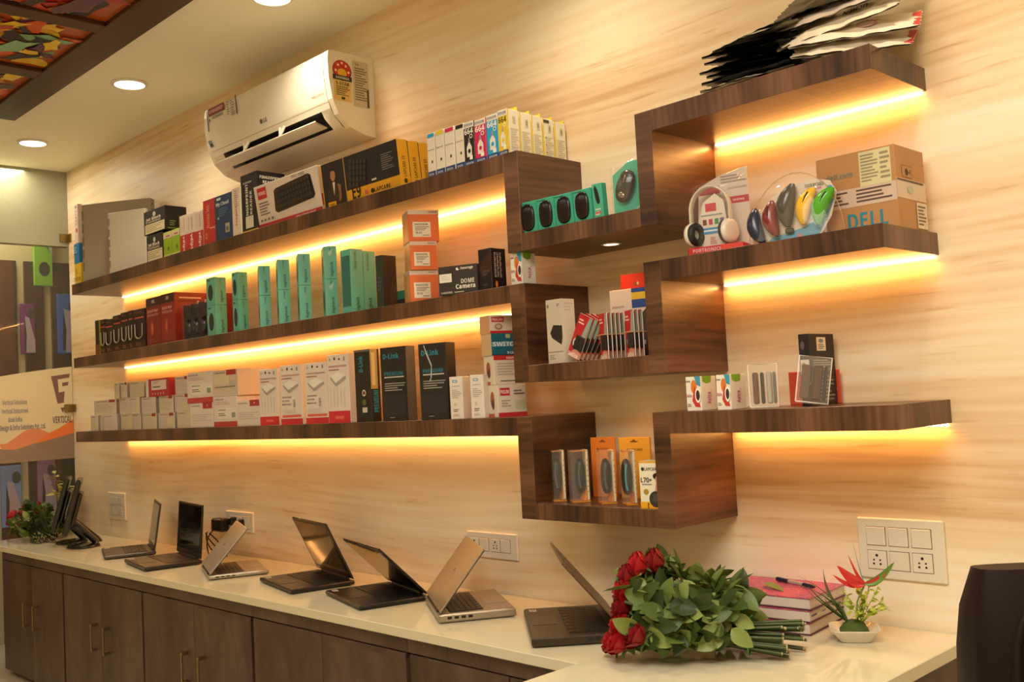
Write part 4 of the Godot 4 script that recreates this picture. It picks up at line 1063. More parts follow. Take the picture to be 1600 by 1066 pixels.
	carton("camera_carton", "white carton with a red badge at the top of the mixed stack", "mixed stack by the upright", [-0.3957, 1.5574, 0.1983, 0.065, 0.0556, 0.1, -15, 0], "dccbb6", {"right": [["r", 0, 0, 1, 0.14, "c2282e"], ["r", 0.06, 0.62, 0.5, 0.9, "c2282e"], ["t", "PROLINK", 0.28, 0.76, 0.14, "f0d8d0", 0.0, 0.38], ["e", 0.3, 0.36, 0.14, 0.18, "a8845c"], ["e", 0.3, 0.38, 0.08, 0.1, "d0b48a"], ["l", 0.75, 0.8, 0.95, 0.9, 1, "7a7064"]], "front": [["r", 0, 0, 1, 1, "cf9f70"]]})

# ---------- niches
func clear_box(t: Node3D, called: String, w: float, h: float, d: float, y0 := 0.0) -> void:
	obj(called, MB.new().box(Vector3(0, y0 + h / 2, 0), Vector3(w, h, d), 0.001), clear_mat("pack_clear", 0.07, "fff6ea", 0.05), t)

func goods_niches() -> void:
	# teal mouse packs on the raised niche
	var pk := [[-0.1736, 1.834, 0.243, 0.0725, 0.0927, 0.05, 0, 3], [-0.1013, 1.834, 0.243, 0.0685, 0.0918, 0.05, 0, 3], [-0.0311, 1.834, 0.243, 0.0685, 0.0906, 0.05, 0, 3], [0.038, 1.834, 0.243, 0.066, 0.0903, 0.05, 0, 3]]
	for i in 4:
		var p: Array = pk[i]
		var t := carton("mouse_pack", "%s teal pack with a black mouse from the left in the open niche" % ["first", "second", "third", "fourth"][i], "teal mouse packs in the niche", p, "3fae8e", {"front": [["r", 0.04, 0.92, 0.5, 0.96, "2a7a62"], ["r", 0.35, 0.03, 0.65, 0.06, "1c5a48"], ["r", 0.97, 0, 1, 1, "34997c"]]}, {}, "mouse pack")
		var m := MB.new().k("17120f")
		m.blob(Vector3(0, p[4] * 0.5, p[5] / 2 + 0.001), Vector3(p[3] * 0.37, p[4] * 0.42, 0.008), 22, 11, 0.72)
		obj("mouse_body", m, gloss, t)
		obj("scroll_wheel", MB.new().k("3a332c").blob(Vector3(0, p[4] * 0.74, p[5] / 2 + 0.007), Vector3(0.002, 0.006, 0.003)), gloss, t)
	var p4: Array = [0.0909, 1.834, 0.24, 0.0345, 0.0964, 0.05, 0, 3]
	p4[2] += 0.014
	p4[5] = 0.022
	var t4 := carton("mouse_pack", "narrow teal pack showing a mouse from the side, ending the row", "", p4, "4bb092", {"front": [["p", [0.2, 0.85, 0.35, 0.96, 0.6, 0.8, 0.75, 0.5, 0.7, 0.42, 0.45, 0.42, 0.3, 0.6], "1c1814"], ["l", 0.2, 0.08, 0.8, 0.3, 3, "cfd8c8"], ["r", 0.2, 0.14, 0.8, 0.2, "c86a5a"]]}, {}, "mouse pack")
	var clear := clear_mat("blister_clear", 0.04, "fff4e4", 0.05)
	for k in 2:
		var t := thing("mouse_blister", ["teal blister card with a large grey mouse beside the upright", "teal blister card half hidden behind the large grey mouse"][k], "blister pack", Vector3(0.168 - k * 0.05, 1.834, 0.232 - k * 0.06), 12, "mouse blister cards")
		var W := 0.084 if k == 0 else 0.07
		var H := 0.145 if k == 0 else 0.12
		obj("backing_card", MB.new().k("4db595").prism(PackedVector2Array([Vector2(-W / 2, 0), Vector2(W * 0.36, 0), Vector2(W / 2, 0.02), Vector2(W / 2, H), Vector2(W * 0.1, H), Vector2(-W / 2, H * 0.78)]), -0.001, 0.001), card, t)
		var sh := []
		for i in 8:
			var a := i / 7.0
			var row := []
			for j in 9:
				var b := j / 8.0
				var bulge := 0.03 * pow(maxf(sin(PI * a) * sin(PI * b), 0.0), 0.5)
				row.append(Vector3(lerpf(-W * 0.56, W * 0.56, b), lerpf(0.001, H * 1.05, a), 0.002 + bulge))
			sh.append(row)
		obj("clear_shell", MB.new().grid(sh), clear, t)
		var mm := MB.new()
		mm.xf = Transform3D(Basis(Vector3(0, 0, 1), -0.35), Vector3(0.002, H * 0.52, 0.015))
		mm.k("3a342c").blob(Vector3.ZERO, Vector3(0.026, 0.045, 0.015), 20, 11, 0.85)
		obj("mouse_body", mm, gloss, t)
		var mg := MB.new()
		mg.xf = mm.xf
		mg.k("8a7d6c").blob(Vector3(0.0, 0.02, 0.0135), Vector3(0.003, 0.012, 0.004))
		mg.blob(Vector3(0.002, -0.026, 0.0135), Vector3(0.011, 0.008, 0.003))
		obj("mouse_trim", mg, mat("mouse_trim", "9a8c78", 0.2, 0.6), t)
		if k == 0:
			var glint := MB.new().tube([Vector3(-W * 0.5, 0.006, 0.01), Vector3(W * 0.3, 0.006, 0.012), Vector3(W * 0.5, 0.02, 0.01), Vector3(W * 0.54, H * 0.9, 0.004)], 0.0016, 6)  # pale tube painted in as the glint along the shell edge
			obj("shell_rim_glint", glint, clear_mat("rim_pale", 0.5, "fff6e8", 0.15), t)
	# solid state drive box and red memory cards
	carton("drive_carton", "tall white drive carton with a small black drive pictured", "", [-0.1003, 1.4487, 0.235, 0.06, 0.1827, 0.054, 0, 0], "d9cdb8", {"front": [["r", 0, 0, 1, 1, "c3b6a2"], ["p", [0.2, 0.48, 0.42, 0.6, 0.98, 0.58, 0.98, 0.4, 0.9, 0.28, 0.3, 0.4], "251f1b"], ["e", 0.12, 0.9, 0.06, 0.03, "6a6054"], ["l", 0.7, 0.88, 0.9, 0.93, 2, "6a6054"], ["r", 0, 0.17, 1, 0.185, "8a7f70"], ["l", 0.1, 0.06, 0.5, 0.14, 3, "8a7f70"]], "right": [["r", 0, 0, 1, 1, "e6dccb"], ["l", 0.2, 0.8, 0.9, 0.95, 3, "d3c8b6"]]})
	var cardf := [["r", 0, 0, 1, 1, "b5211f"], ["p", [0.0, 0.32, 0.45, 0.5, 1.0, 0.44, 1, 0.2, 0.4, 0.14], "3a322c"], ["e", 0.42, 0.34, 0.3, 0.12, "c9c0b2"], ["e", 0.42, 0.34, 0.2, 0.08, "2a2622"], ["p", [0.6, 0.5, 0.95, 0.46, 1, 0.98, 0.8, 0.98], "8a9a8c"], ["p", [0.0, 0.0, 1, 0.0, 1, 0.14, 0.5, 0.22], "c98a70"], ["t", "SanDisk", 0.45, 0.06, 0.1, "f0e0d4", 0.0, 0.8], ["l", 0.1, 0.76, 0.55, 0.9, 2, "e2b5a8"]]
	var bunch := [["leaning", 7, -0.035, -27.0, 0.262], ["upright middle", 5, 0.08, 0.0, 0.26], ["upright right", 3, 0.172, 0.0, 0.26]]
	for b in bunch:
		for k in (b[1] as int):
			var lean: float = deg_to_rad(b[3]) - (0.035 * k if b[3] != 0.0 else 0.0)
			var t := thing("memory_card_pack", "%s red memory card pack in the %s bunch" % [["front", "second", "third", "fourth", "fifth", "sixth", "rearmost"][k], b[0]], "memory card", Vector3(b[2] + k * (0.005 if b[3] != 0.0 else 0.0045), 1.4487 + (0.013 if b[3] != 0.0 else 0.0), b[4] - k * 0.0125), 2 if b[3] != 0.0 else -24, "red memory card packs")
			t.rotation.z = lean
			var w := 0.047
			var h := 0.125
			obj("card_body", MB.new().k("d9cfc0").box(Vector3(0, h / 2, 0), Vector3(w, h, 0.003), 0.0006), card, t)
			var m := MB.new()
			m.xf = Transform3D(Basis(), Vector3(-w / 2, 0, 0.0016))
			prt(m, w, h, cardf)
			obj("front_print", m, card, t)
			var bl := MB.new().k("2a2420").box(Vector3(0.006, h * 0.36, 0.004), Vector3(0.03, 0.04, 0.005), 0.001)
			obj("adapter_bump", bl, gloss, t)
		if b[3] == 0.0:
			var n: int = b[1]
			var rb := thing("rubber_band", "thin rubber band round the %s bunch of memory cards" % b[0], "rubber band", Vector3(b[2] + (n - 1) * 0.00225, 1.515, b[4] - (n - 1) * 0.00625), -24)
			var ring := []
			for i in 25:
				var a := TAU * i / 24
				ring.append(Vector3(signf(cos(a)) * pow(absf(cos(a)), 0.3) * 0.0262, 0.0, signf(sin(a)) * pow(absf(sin(a)), 0.3) * (0.0085 + 0.0067 * n)))
			obj("band_loop", MB.new().tube(ring, 0.0009, 5, false), mat("band_tan", "c99a68", 0.5), rb)
	for q in [[0.045, 0.17, "small cream carton standing between the leaning and middle red bunches"], [0.128, 0.2, "small cream carton standing between the two upright red bunches"]]:
		carton("carton", q[2], "small cream cartons in the niche", [q[0], 1.4487, q[1] - 0.015, 0.03, 0.075, 0.03, -16, 0], "d8c9a8", {"front": [["l", 0.45, 0.1, 0.6, 0.8, 8, "4a4238"], ["r", 0.1, 0.1, 0.25, 0.8, "c8a25a"]], "right": [["l", 0.3, 0.1, 0.5, 0.8, 8, "6a6054"]]})
	carton("card_pack", "white hanging card pack with a blue and yellow corner in the niche", "", [0.0457, 1.4487, 0.1003, 0.1165, 0.2017, 0.02, 10, 0], "e2cbb6", {"front": [["p", [0, 0.45, 0.85, 0.66, 0.85, 0.0, 0, 0], "4a3a32"], ["p", [0.3, 0.45, 0.7, 0.55, 1, 0.7, 1, 0, 0.3, 0], "4a3a32"], ["r", 0.62, 0.72, 1, 1, "23458c"], ["r", 0.62, 0.84, 1, 0.94, "e0b52c"], ["l", 0.06, 0.72, 0.4, 0.78, 1, "c2a08e"], ["r", 0.4, 0.2, 0.95, 0.26, "b9aca0"]]}, {}, "card pack")
	carton("card_pack", "red hanging card with a punched hole behind the white pack", "", [0.0372, 1.4487, 0.0624, 0.084, 0.249, 0.01, 10, 0], "c6301c", {"front": [["e", 0.62, 0.88, 0.12, 0.025, "8a4a28"], ["e", 0.68, 0.885, 0.04, 0.02, "e0b090"]]}, {}, "card pack")
	# clear mouse boxes of the lowest niche
	var cm := [[-0.1578, 1.051, 0.203, 0.056, 0.1482, 0.0375, -38, 0], [-0.0839, 1.051, 0.1975, 0.056, 0.1482, 0.0515, -38, 0], [0.018, 1.051, 0.201, 0.056, 0.1483, 0.0425, -38, 0], [0.0984, 1.051, 0.2055, 0.056, 0.1483, 0.031, -38, 0]]
	for i in 4:
		var p: Array = cm[i]
		var t := thing("mouse_box", "%s clear mouse box from the left in the lowest niche%s" % [["first", "second", "third", "fourth"][i], ", with a turquoise stripe" if i == 3 else ""], "mouse box", Vector3(p[0] - 0.018 + i * 0.004, p[1], p[2]), p[6], "clear mouse boxes")
		var w: float = p[3]
		var h: float = p[4]
		var d: float = p[5]
		clear_box(t, "clear_shell", w, h - 0.003, d, 0.003)
		obj("backing_card", MB.new().k("e0cfa8").box(Vector3(0, h / 2 + 0.002, -d / 2 + 0.005), Vector3(w - 0.003, h - 0.006, 0.006), 0.0005), card, t)
		obj("base_card", MB.new().k("d98a1e").box(Vector3(0, 0.0015, 0), Vector3(w, 0.003, d), 0.0003), card, t)
		obj("top_card", MB.new().k("c9762e").box(Vector3(0, h - 0.004, 0), Vector3(w - 0.003, 0.002, d - 0.003), 0.0003), card, t)
		var wedge := MB.new()
		wedge.xf = Transform3D(Basis(Vector3(0, 0, -1), Vector3.UP, Vector3(1, 0, 0)), Vector3(-w / 2 + 0.002, 0, 0))
		wedge.k("d9861a").prism(PackedVector2Array([Vector2(0.005, 0.004), Vector2(d / 2 - 0.009, 0.004), Vector2(d / 2 - 0.009, 0.035)]), 0, w - 0.004)
		obj("orange_wedge", wedge, card, t)
		obj("mouse_body", MB.new().k("221d18").blob(Vector3(0, h * 0.5, -d / 2 + 0.022), Vector3(0.021, 0.05, 0.015), 18, 11, 0.85), gloss, t)
		var sp := MB.new()
		var pts := []
		for k in 7:
			var a := -0.9 + 1.8 * k / 6.0
			pts.append(Vector3(0.019, h * 0.5 + sin(a) * 0.045, -d / 2 + 0.016 + cos(a) * 0.013))
		sp.tube(pts, 0.0028, 6)
		obj("side_stripe", sp, mat("turquoise", "2f9aa8", 0.3) if i == 3 else mat("grey_stripe", "4a5a54", 0.3), t)
		var tx := MB.new()
		tx.xf = face(w, h, d, "right")
		var ops := []
		for k in 7:
			ops.append(["e", 0.9, 0.2 + k * 0.1, 0.025, 0.013, "7a4a30"])
		prt(tx, d, h, ops)
		obj("side_print", tx, card, t)
	var lp: Array = [0.2157, 1.051, 0.2428, 0.08, 0.1232, 0.05, 8, 0]
	lp[3] = 0.074
	carton("mouse_carton", "white and yellow carton with a pictured mouse in the lowest niche", "", lp, "e6dcc2", {"front": [["r", 0, 0, 1, 0.14, "e0a01c"], ["r", 0, 0.96, 1, 1, "e0a01c"], ["e", 0.15, 0.83, 0.06, 0.04, "2a2420"], ["t", "LAPCARE", 0.5, 0.83, 0.07, "4a4036", 0.0, 0.56], ["t", "L70+", 0.28, 0.6, 0.11, "2a2420", 0.0, 0.44], ["l", 0.1, 0.48, 0.5, 0.53, 1, "9a8f7c"], ["e", 0.25, 0.35, 0.1, 0.06, "a8862c"],
		["e", 0.72, 0.68, 0.17, 0.07, "1c1512"], ["e", 0.74, 0.6, 0.1, 0.09, "cf9a84"], ["p", [0.6, 0.3, 0.65, 0.52, 0.85, 0.52, 0.95, 0.3], "c98a78"], ["e", 0.64, 0.2, 0.27, 0.17, "2c2826"], ["e", 0.6, 0.23, 0.16, 0.09, "46413e"], ["e", 0.5, 0.24, 0.03, 0.05, "17120f"], ["r", 0.3, 0.0, 0.33, 0.12, "2c2826"]]})
	for q in [[[-0.098, 1.051, 0.0833, 0.083, 0.1759, 0.008, 10, 0], "narrower orange hanging card behind the clear mouse boxes"], [[0.0222, 1.051, 0.0849, 0.1015, 0.1747, 0.008, 10, 0], "wider amber hanging card behind the white and yellow carton"]]:
		var p: Array = q[0]
		carton("hanging_card", q[1], "orange hanging cards", p, "dd7c22" if p[3] < 0.09 else "e8a02a", {"front": [["e", 0.5, 0.93, 0.14, 0.012, "7a4a1c"], ["p", [0.4, 0.93, 0.5, 0.97, 0.6, 0.93], "7a4a1c"], ["e", 0.3, 0.8, 0.04, 0.02, "5a3412"], ["t", "LAPCARE", 0.56, 0.8, 0.04, "6a3f16", 0.0, 0.4]]}, {}, "card pack")

# ---------- right-hand shelves
func pouch(called: String, label: String, group: String, at: Vector3, rot: Vector3, w: float, d: float, th: float, hex: String, sd: int, ops := [], edge := "") -> void:
	var t := thing(called, label, "packet", at, 0, group)
	t.rotation_degrees = rot
	var f := FastNoiseLite.new()
	f.seed = sd
	f.frequency = 14.0
	var m := MB.new().k(hex)
	for side in [1.0, -1.0]:
		var rows := []
		for i in 13:
			var row := []
			for j in 17:
				var u := i / 12.0
				var q := j / 16.0
				var puff := th * pow(sin(PI * u) * sin(PI * q), 0.6) if i % 12 > 0 and j % 16 > 0 else 0.0
				var x := (q - 0.5) * w + (0.004 if (i % 2 == 0) else -0.003) * (1.0 if j in [0, 16] else 0.0)
				var z := (u - 0.5) * d
				row.append(Vector3(x, side * puff * 0.5 + f.get_noise_3d(x, side * 0.01, z) * 0.018 * (0.3 + q * (1 - q)) + 0.0012 * side, z))
			rows.append(row)
		m.grid(rows, false, side > 0)
	var pm := tint(mat("foil_packet", "ffffff", 0.28))
	obj("packet_body", m, pm, t)
	if ops.size():
		var pr := MB.new()
		pr.xf = Transform3D(Basis(Vector3(1, 0, 0), Vector3(0, 0.12, -1).normalized(), Vector3(0, 1, 0.12).normalized()), Vector3(-w * 0.42, th * 0.5, d * 0.34))
		prt(pr, w * 0.84, d * 0.45, ops)
		obj("packet_print", pr, card, t)
	if edge:
		var e := MB.new().k(edge)
		e.box(Vector3(w * 0.47, 0.0, 0), Vector3(w * 0.07, 0.0045, d * 0.8), 0.001)
		obj("red_corner", e, card, t)

func goods_right() -> void:
	var y := T1
	var dots := []  # specular speckles painted as pale dots, with a few print lines
	for k in 16:
		dots.append(["e", 0.12 + 0.05 * k, 0.55 + 0.25 * sin(k * 2.1), 0.012, 0.06, "c9c2b6"])
	dots.append(["l", 0.3, 0.2, 0.6, 0.4, 2, "b9b2a6"])
	pouch("pouch", "pale packet at the very bottom of the black pile", "", Vector3(0.575, y + 0.018, 0.2), Vector3(9, 4, 1), 0.25, 0.17, 0.014, "c2b3a0", 10)
	for k in 5:
		pouch("pouch", "%s shiny black packet from the bottom of the left pile" % ["first", "second", "third", "fourth", "fifth"][k], "black packets", Vector3(0.565 + 0.014 * sin(k * 2.3), y + 0.036 + k * 0.0185, 0.185 + 0.008 * cos(k * 1.7)), Vector3(6 + k, 7 - 4 * k, 2.0 - k), 0.235, 0.16, 0.014, "14110f", 10, dots if k in [0, 2, 4] else [])
	pouch("pouch", "olive grey packet lying across the black pile", "", Vector3(0.59, y + 0.132, 0.18), Vector3(14, -3, 3), 0.23, 0.16, 0.012, "8f8a70", 10)
	pouch("pouch", "thin black packet topping the left pile, near the wall", "", Vector3(0.615, y + 0.155, 0.15), Vector3(16, 4, 6), 0.23, 0.15, 0.01, "14110f", 10, dots)
	var red := [["r", 0.12, 0.2, 0.4, 0.95, "b32a26"], ["l", 0.14, 0.25, 0.38, 0.9, 3, "d9c9bc"], ["l", 0.0, 0.1, 0.1, 0.5, 2, "c98a84"]]
	pouch("pouch", "cream packet lowest in the right pile, hanging over the shelf end", "cream packets", Vector3(0.815, y + 0.042, 0.19), Vector3(30, 14, -6), 0.26, 0.14, 0.016, "d6c8b0", 31, [], "b3302a")
	pouch("pouch", "cream packet second in the right pile with a pink loop", "cream packets", Vector3(0.815, y + 0.078, 0.18), Vector3(31, 18, -2), 0.28, 0.15, 0.016, "decfb8", 31, [["e", 0.62, 0.5, 0.1, 0.3, "d09a92"], ["e", 0.62, 0.5, 0.07, 0.2, "decfb8"]], "c0302a")
	pouch("pouch", "cream packet with upside-down black lettering in the right pile", "cream packets", Vector3(0.775, y + 0.117, 0.165), Vector3(32, 14, 8), 0.28, 0.17, 0.017, "ded1b2", 31, [["t", "UCHEN", 0.68, 0.5, 0.32, "2a2622", PI, 0.24], ["t", "EX", 0.2, 0.3, 0.2, "5a5448", 0.0]])
	pouch("pouch", "grey pink packet with a red print near the top", "", Vector3(0.76, y + 0.158, 0.155), Vector3(33, 8, 6), 0.29, 0.17, 0.015, "bfae9f", 31, red)
	pouch("pouch", "black packet with orange squares topping the right pile", "", Vector3(0.79, y + 0.19, 0.14), Vector3(33, 6, 2), 0.33, 0.17, 0.012, "1a1613", 31, [["r", 0.86, 0.5, 0.92, 0.75, "d2622a"], ["r", 0.93, 0.05, 0.98, 0.3, "d2622a"], ["e", 0.3, 0.8, 0.02, 0.08, "8a8478"], ["e", 0.4, 0.86, 0.015, 0.06, "8a8478"]])
	headphones()
	mice_blister()
	# courier carton
	var p: Array = [0.8197, 1.6897, 0.115, 0.1405, 0.1861, 0.15, 0, 0]
	p[3] = 0.19
	p[0] -= 0.025
	carton("courier_carton", "brown cardboard courier carton with teal lettering and white tape", "", p, "b3814f", {
		"front": [["t", "DELL", 0.62, 0.15, 0.2, "1d7f92", 0.0, 0.5], ["r", 0, 0.33, 1, 0.56, "cbb09a"], ["l", 0.05, 0.36, 0.4, 0.54, 4, "5a4238"], ["l", 0.5, 0.36, 0.95, 0.54, 4, "5a4238"], ["r", 0.56, 0.56, 0.95, 0.98, "cfc294"], ["l", 0.58, 0.6, 0.8, 0.95, 9, "8f8468"], ["l", 0.82, 0.6, 0.94, 0.95, 6, "8f8468"], ["t", "dell.com", 0.3, 0.74, 0.07, "6a7a68", 0.0, 0.34]],
		"right": [["r", 0, 0.36, 1, 0.6, "d3bda6"], ["r", 0.2, 0.62, 0.55, 0.77, "8a5f38"], ["r", 0.22, 0.63, 0.53, 0.76, "b3814f"], ["e", 0.36, 0.69, 0.06, 0.045, "2a1d14"], ["r", 0.4, 0.685, 0.5, 0.695, "2a1d14"], ["r", 0.47, 0.66, 0.49, 0.73, "2a1d14"], ["l", 0.02, 0.56, 0.95, 0.6, 1, "4a342a"], ["e", 0.45, 0.48, 0.1, 0.05, "b5b8a0"], ["r", 0.62, 0.02, 0.98, 0.34, "d9c6b2"], ["l", 0.66, 0.05, 0.94, 0.31, 6, "6a5448"]]})
	# small goods on the lowest right shelf
	avast([0.3631, 1.3001, 0.2285, 0.045, 0.0862, 0.067, 0, 0], "left white antivirus carton with a colour wheel, lowest right shelf", "white antivirus cartons")
	avast([0.4518, 1.3001, 0.228, 0.04, 0.0864, 0.068, 0, 0], "right white antivirus carton with a colour wheel, lowest right shelf", "white antivirus cartons")
	for k in 2:
		var q: Array = [[0.556, 1.3001, 0.2464, 0.0665, 0.1051, 0.05, 25, 0], [0.68, 1.3001, 0.252, 0.0715, 0.1091, 0.04, 25, 0]][k]
		var t := thing("adapter_pack", ["upright clear pack with brown, black and silver adapters", "leaning clear pack with two brown adapters, before the black carton"][k], "clear pack", Vector3(q[0], q[1] + 0.0005, q[2]), q[6] + (5 if k else 0), "clear adapter packs")
		var w: float = q[3]
		var h: float = q[4]
		if k == 1:
			t.rotation_degrees.z = -9
			t.position.y += 0.006
		clear_box(t, "clear_shell", w, h, 0.034)
		var rim := MB.new()
		var rp := [Vector3(-w / 2, 0.004, 0.012), Vector3(w / 2, 0.004, 0.012), Vector3(w / 2, h, 0.012), Vector3(-w / 2, h, 0.012), Vector3(-w / 2, 0.004, 0.012)]
		rim.tube(rp, 0.0018, 6)
		obj("shell_rim_glint", rim, clear_mat("rim_pale", 0.5, "fff6e8", 0.15), t)
		var cs := [["5a3322", -0.28, 0.17], ["1c1814", -0.04, 0.1], ["a8a092", 0.2, 0.16], ["5a6a58", 0.38, 0.08]] if k == 0 else [["5a4234", -0.24, 0.26], ["4a2c1e", 0.12, 0.26], ["2a2c22", 0.36, 0.1]]
		for c in cs:
			obj("adapter", MB.new().k(c[0]).box(Vector3(c[1] * w, h * 0.46, 0), Vector3(c[2] * w * 1.15, h * 0.72, 0.02), 0.003), gloss, t)
	carton("carton", "tall black carton with a white sticker on the lowest right shelf", "", [0.6127, 1.3001, 0.087, 0.0275, 0.1742, 0.124, 0, 0], "17130f", {"front": [["r", 0.1, 0.3, 0.95, 0.64, "cfc4b2"], ["e", 0.4, 0.55, 0.25, 0.05, "8a8074"], ["e", 0.4, 0.45, 0.1, 0.02, "2a2420"], ["e", 0.4, 0.84, 0.2, 0.06, "5a4a58"]], "right": [["r", 0.3, 0.76, 0.66, 0.95, "cfc8b8"], ["e", 0.48, 0.9, 0.1, 0.03, "6a7a88"], ["l", 0.36, 0.78, 0.6, 0.86, 3, "6a645a"], ["l", 0.12, 0.48, 0.9, 0.64, 5, "8a857a"], ["l", 0.3, 0.05, 0.9, 0.42, 7, "7a756a"]]})
	carton("card_pack", "red orange card lying behind the clear adapter packs", "", [0.5646, 1.3001, 0.0226, 0.137, 0.0852, 0.006, 3, 0], "c8432a", {"front": [["l", 0.8, 0.2, 0.95, 0.8, 4, "d9a08a"]]}, {}, "card pack")

func headphones() -> void:
	var p: Array = [0.4302, 1.6897, 0.2042, 0.149, 0.2213, 0.08, 14, 0]
	var t := thing("headphone_blister", "white headphones in a tall clear blister with a red base", "headphones", Vector3(p[0], p[1], p[2]), p[6])
	var w: float = p[3]
	var h: float = p[4]
	obj("backing_card", MB.new().k("d3c3b2").prism(PackedVector2Array([Vector2(-w / 2, 0), Vector2(w / 2, 0), Vector2(w * 0.47, h), Vector2(w * 0.38, h * 1.0), Vector2(0.0, h * 0.95), Vector2(-w * 0.4, h * 0.84)]), -0.041, -0.038), card, t)
	var pr := MB.new()
	pr.xf = Transform3D(Basis(), Vector3(-w / 2, 0, -0.0378))
	prt(pr, w, h, [["r", 0.1, 0.74, 0.48, 0.83, "a03038"], ["r", 0.62, 0.6, 0.98, 0.68, "b83038"], ["t", "stereo", 0.8, 0.64, 0.03, "e8c8c0", 0.0, 0.2], ["l", 0.5, 0.84, 0.95, 0.94, 3, "9a8a7c"], ["l", 0.62, 0.76, 0.98, 0.8, 1, "b5a595"]])
	obj("card_print", pr, card, t)
	obj("base_tray", MB.new().k("b8262a").box(Vector3(0, 0.011, -0.004), Vector3(w, 0.022, 0.07), 0.003), card, t)
	var bl := MB.new()
	bl.xf = Transform3D(Basis(), Vector3(-w / 2, 0.003, 0.0313))
	prt(bl, w, 0.022, [["t", "PORTRONICS", 0.35, 0.45, 0.4, "e0a8a0", 0.0, 0.5], ["p", [0.62, 0.0, 1.0, 0.0, 0.97, 0.85, 0.6, 0.85], "d8402c"]])
	obj("tray_print", bl, card, t)
	# inner card
	obj("inner_card", MB.new().k("d9ccba").prism(PackedVector2Array([Vector2(-0.05, 0.024), Vector2(0.012, 0.024), Vector2(0.02, 0.09), Vector2(0.014, 0.14), Vector2(-0.008, 0.16), Vector2(-0.04, 0.14), Vector2(-0.055, 0.09)]), -0.012, -0.009), card, t)
	var ic := MB.new()
	ic.xf = Transform3D(Basis(), Vector3(-0.055, 0.024, -0.0088))
	prt(ic, 0.072, 0.13, [["r", 0.28, 0.7, 0.68, 0.86, "c03038"], ["l", 0.1, 0.6, 0.9, 0.65, 1, "7a8a86"], ["r", 0.16, 0.44, 0.3, 0.55, "7a2c1c"], ["r", 0.38, 0.44, 0.52, 0.55, "b0283a"], ["r", 0.6, 0.44, 0.74, 0.55, "2f8a48"], ["r", 0.8, 0.44, 0.94, 0.55, "6a5a8a"], ["r", 0.04, 0.26, 0.98, 0.38, "2f86b8"], ["l", 0.1, 0.29, 0.7, 0.35, 1, "d8e2e6"], ["l", 0.4, 0.05, 0.65, 0.2, 4, "c07a70"]])
	obj("inner_print", ic, card, t)
	var white := mat("headphone_white", "e6dccb", 0.25)
	var hp := MB.new()
	var rows := []
	for i in 25:
		var a := PI * i / 24.0
		var cx := -0.018 - cos(a) * 0.052
		var cy := 0.115 + sin(a) * 0.062
		if i == 0 or i == 24:
			cy -= 0.045
		var n := Vector3(-cos(a), sin(a), 0)
		rows.append([Vector3(cx, cy, 0.012) + n * 0.003, Vector3(cx, cy, -0.008) + n * 0.003, Vector3(cx, cy, -0.008) - n * 0.003, Vector3(cx, cy, 0.012) - n * 0.003])
	hp.grid(rows, true)
	obj("headband", hp, white, t)
	for s in [-1, 1]:
		var c := MB.new()
		c.xf = Transform3D(Basis(Vector3(0, 0, 1), -PI / 2 * s) * Basis(Vector3(1, 0, 0), 0.35 * s), Vector3(-0.018 + s * 0.047, 0.058, 0.004))
		c.lathe([[0.0, 0.012], [0.022, 0.012], [0.03, 0.008], [0.032, 0.0], [0.03, -0.004], [0.0, -0.004]], 24)
		var cup := obj("ear_cup", c, white, t)
		var c2 := MB.new()
		c2.xf = c.xf
		c2.lathe([[0.014, -0.0041], [0.029, -0.0041], [0.03, -0.012], [0.022, -0.018], [0.014, -0.015], [0.014, -0.0041]], 24)
		obj("ear_pad", c2, mat("pad_black", "1f1a16", 0.6), cup)
	var sh := []
	for i in 9:
		var a := i / 8.0
		var row := []
		for j in 11:
			var b := j / 10.0
			var top := lerpf(h * 0.86, h * 1.02, b)
			var bulge := 0.066 * pow(maxf(sin(PI * clampf(b, 0.0, 1.0)), 0.0), 0.35) * (1.0 if i < 8 else 0.0)
			row.append(Vector3(lerpf(-w / 2, w / 2, b), 0.023 + (top - 0.023) * a, -0.036 + bulge))
		sh.append(row)
	obj("clear_shell", MB.new().grid(sh), clear_mat("blister_clear"), t)

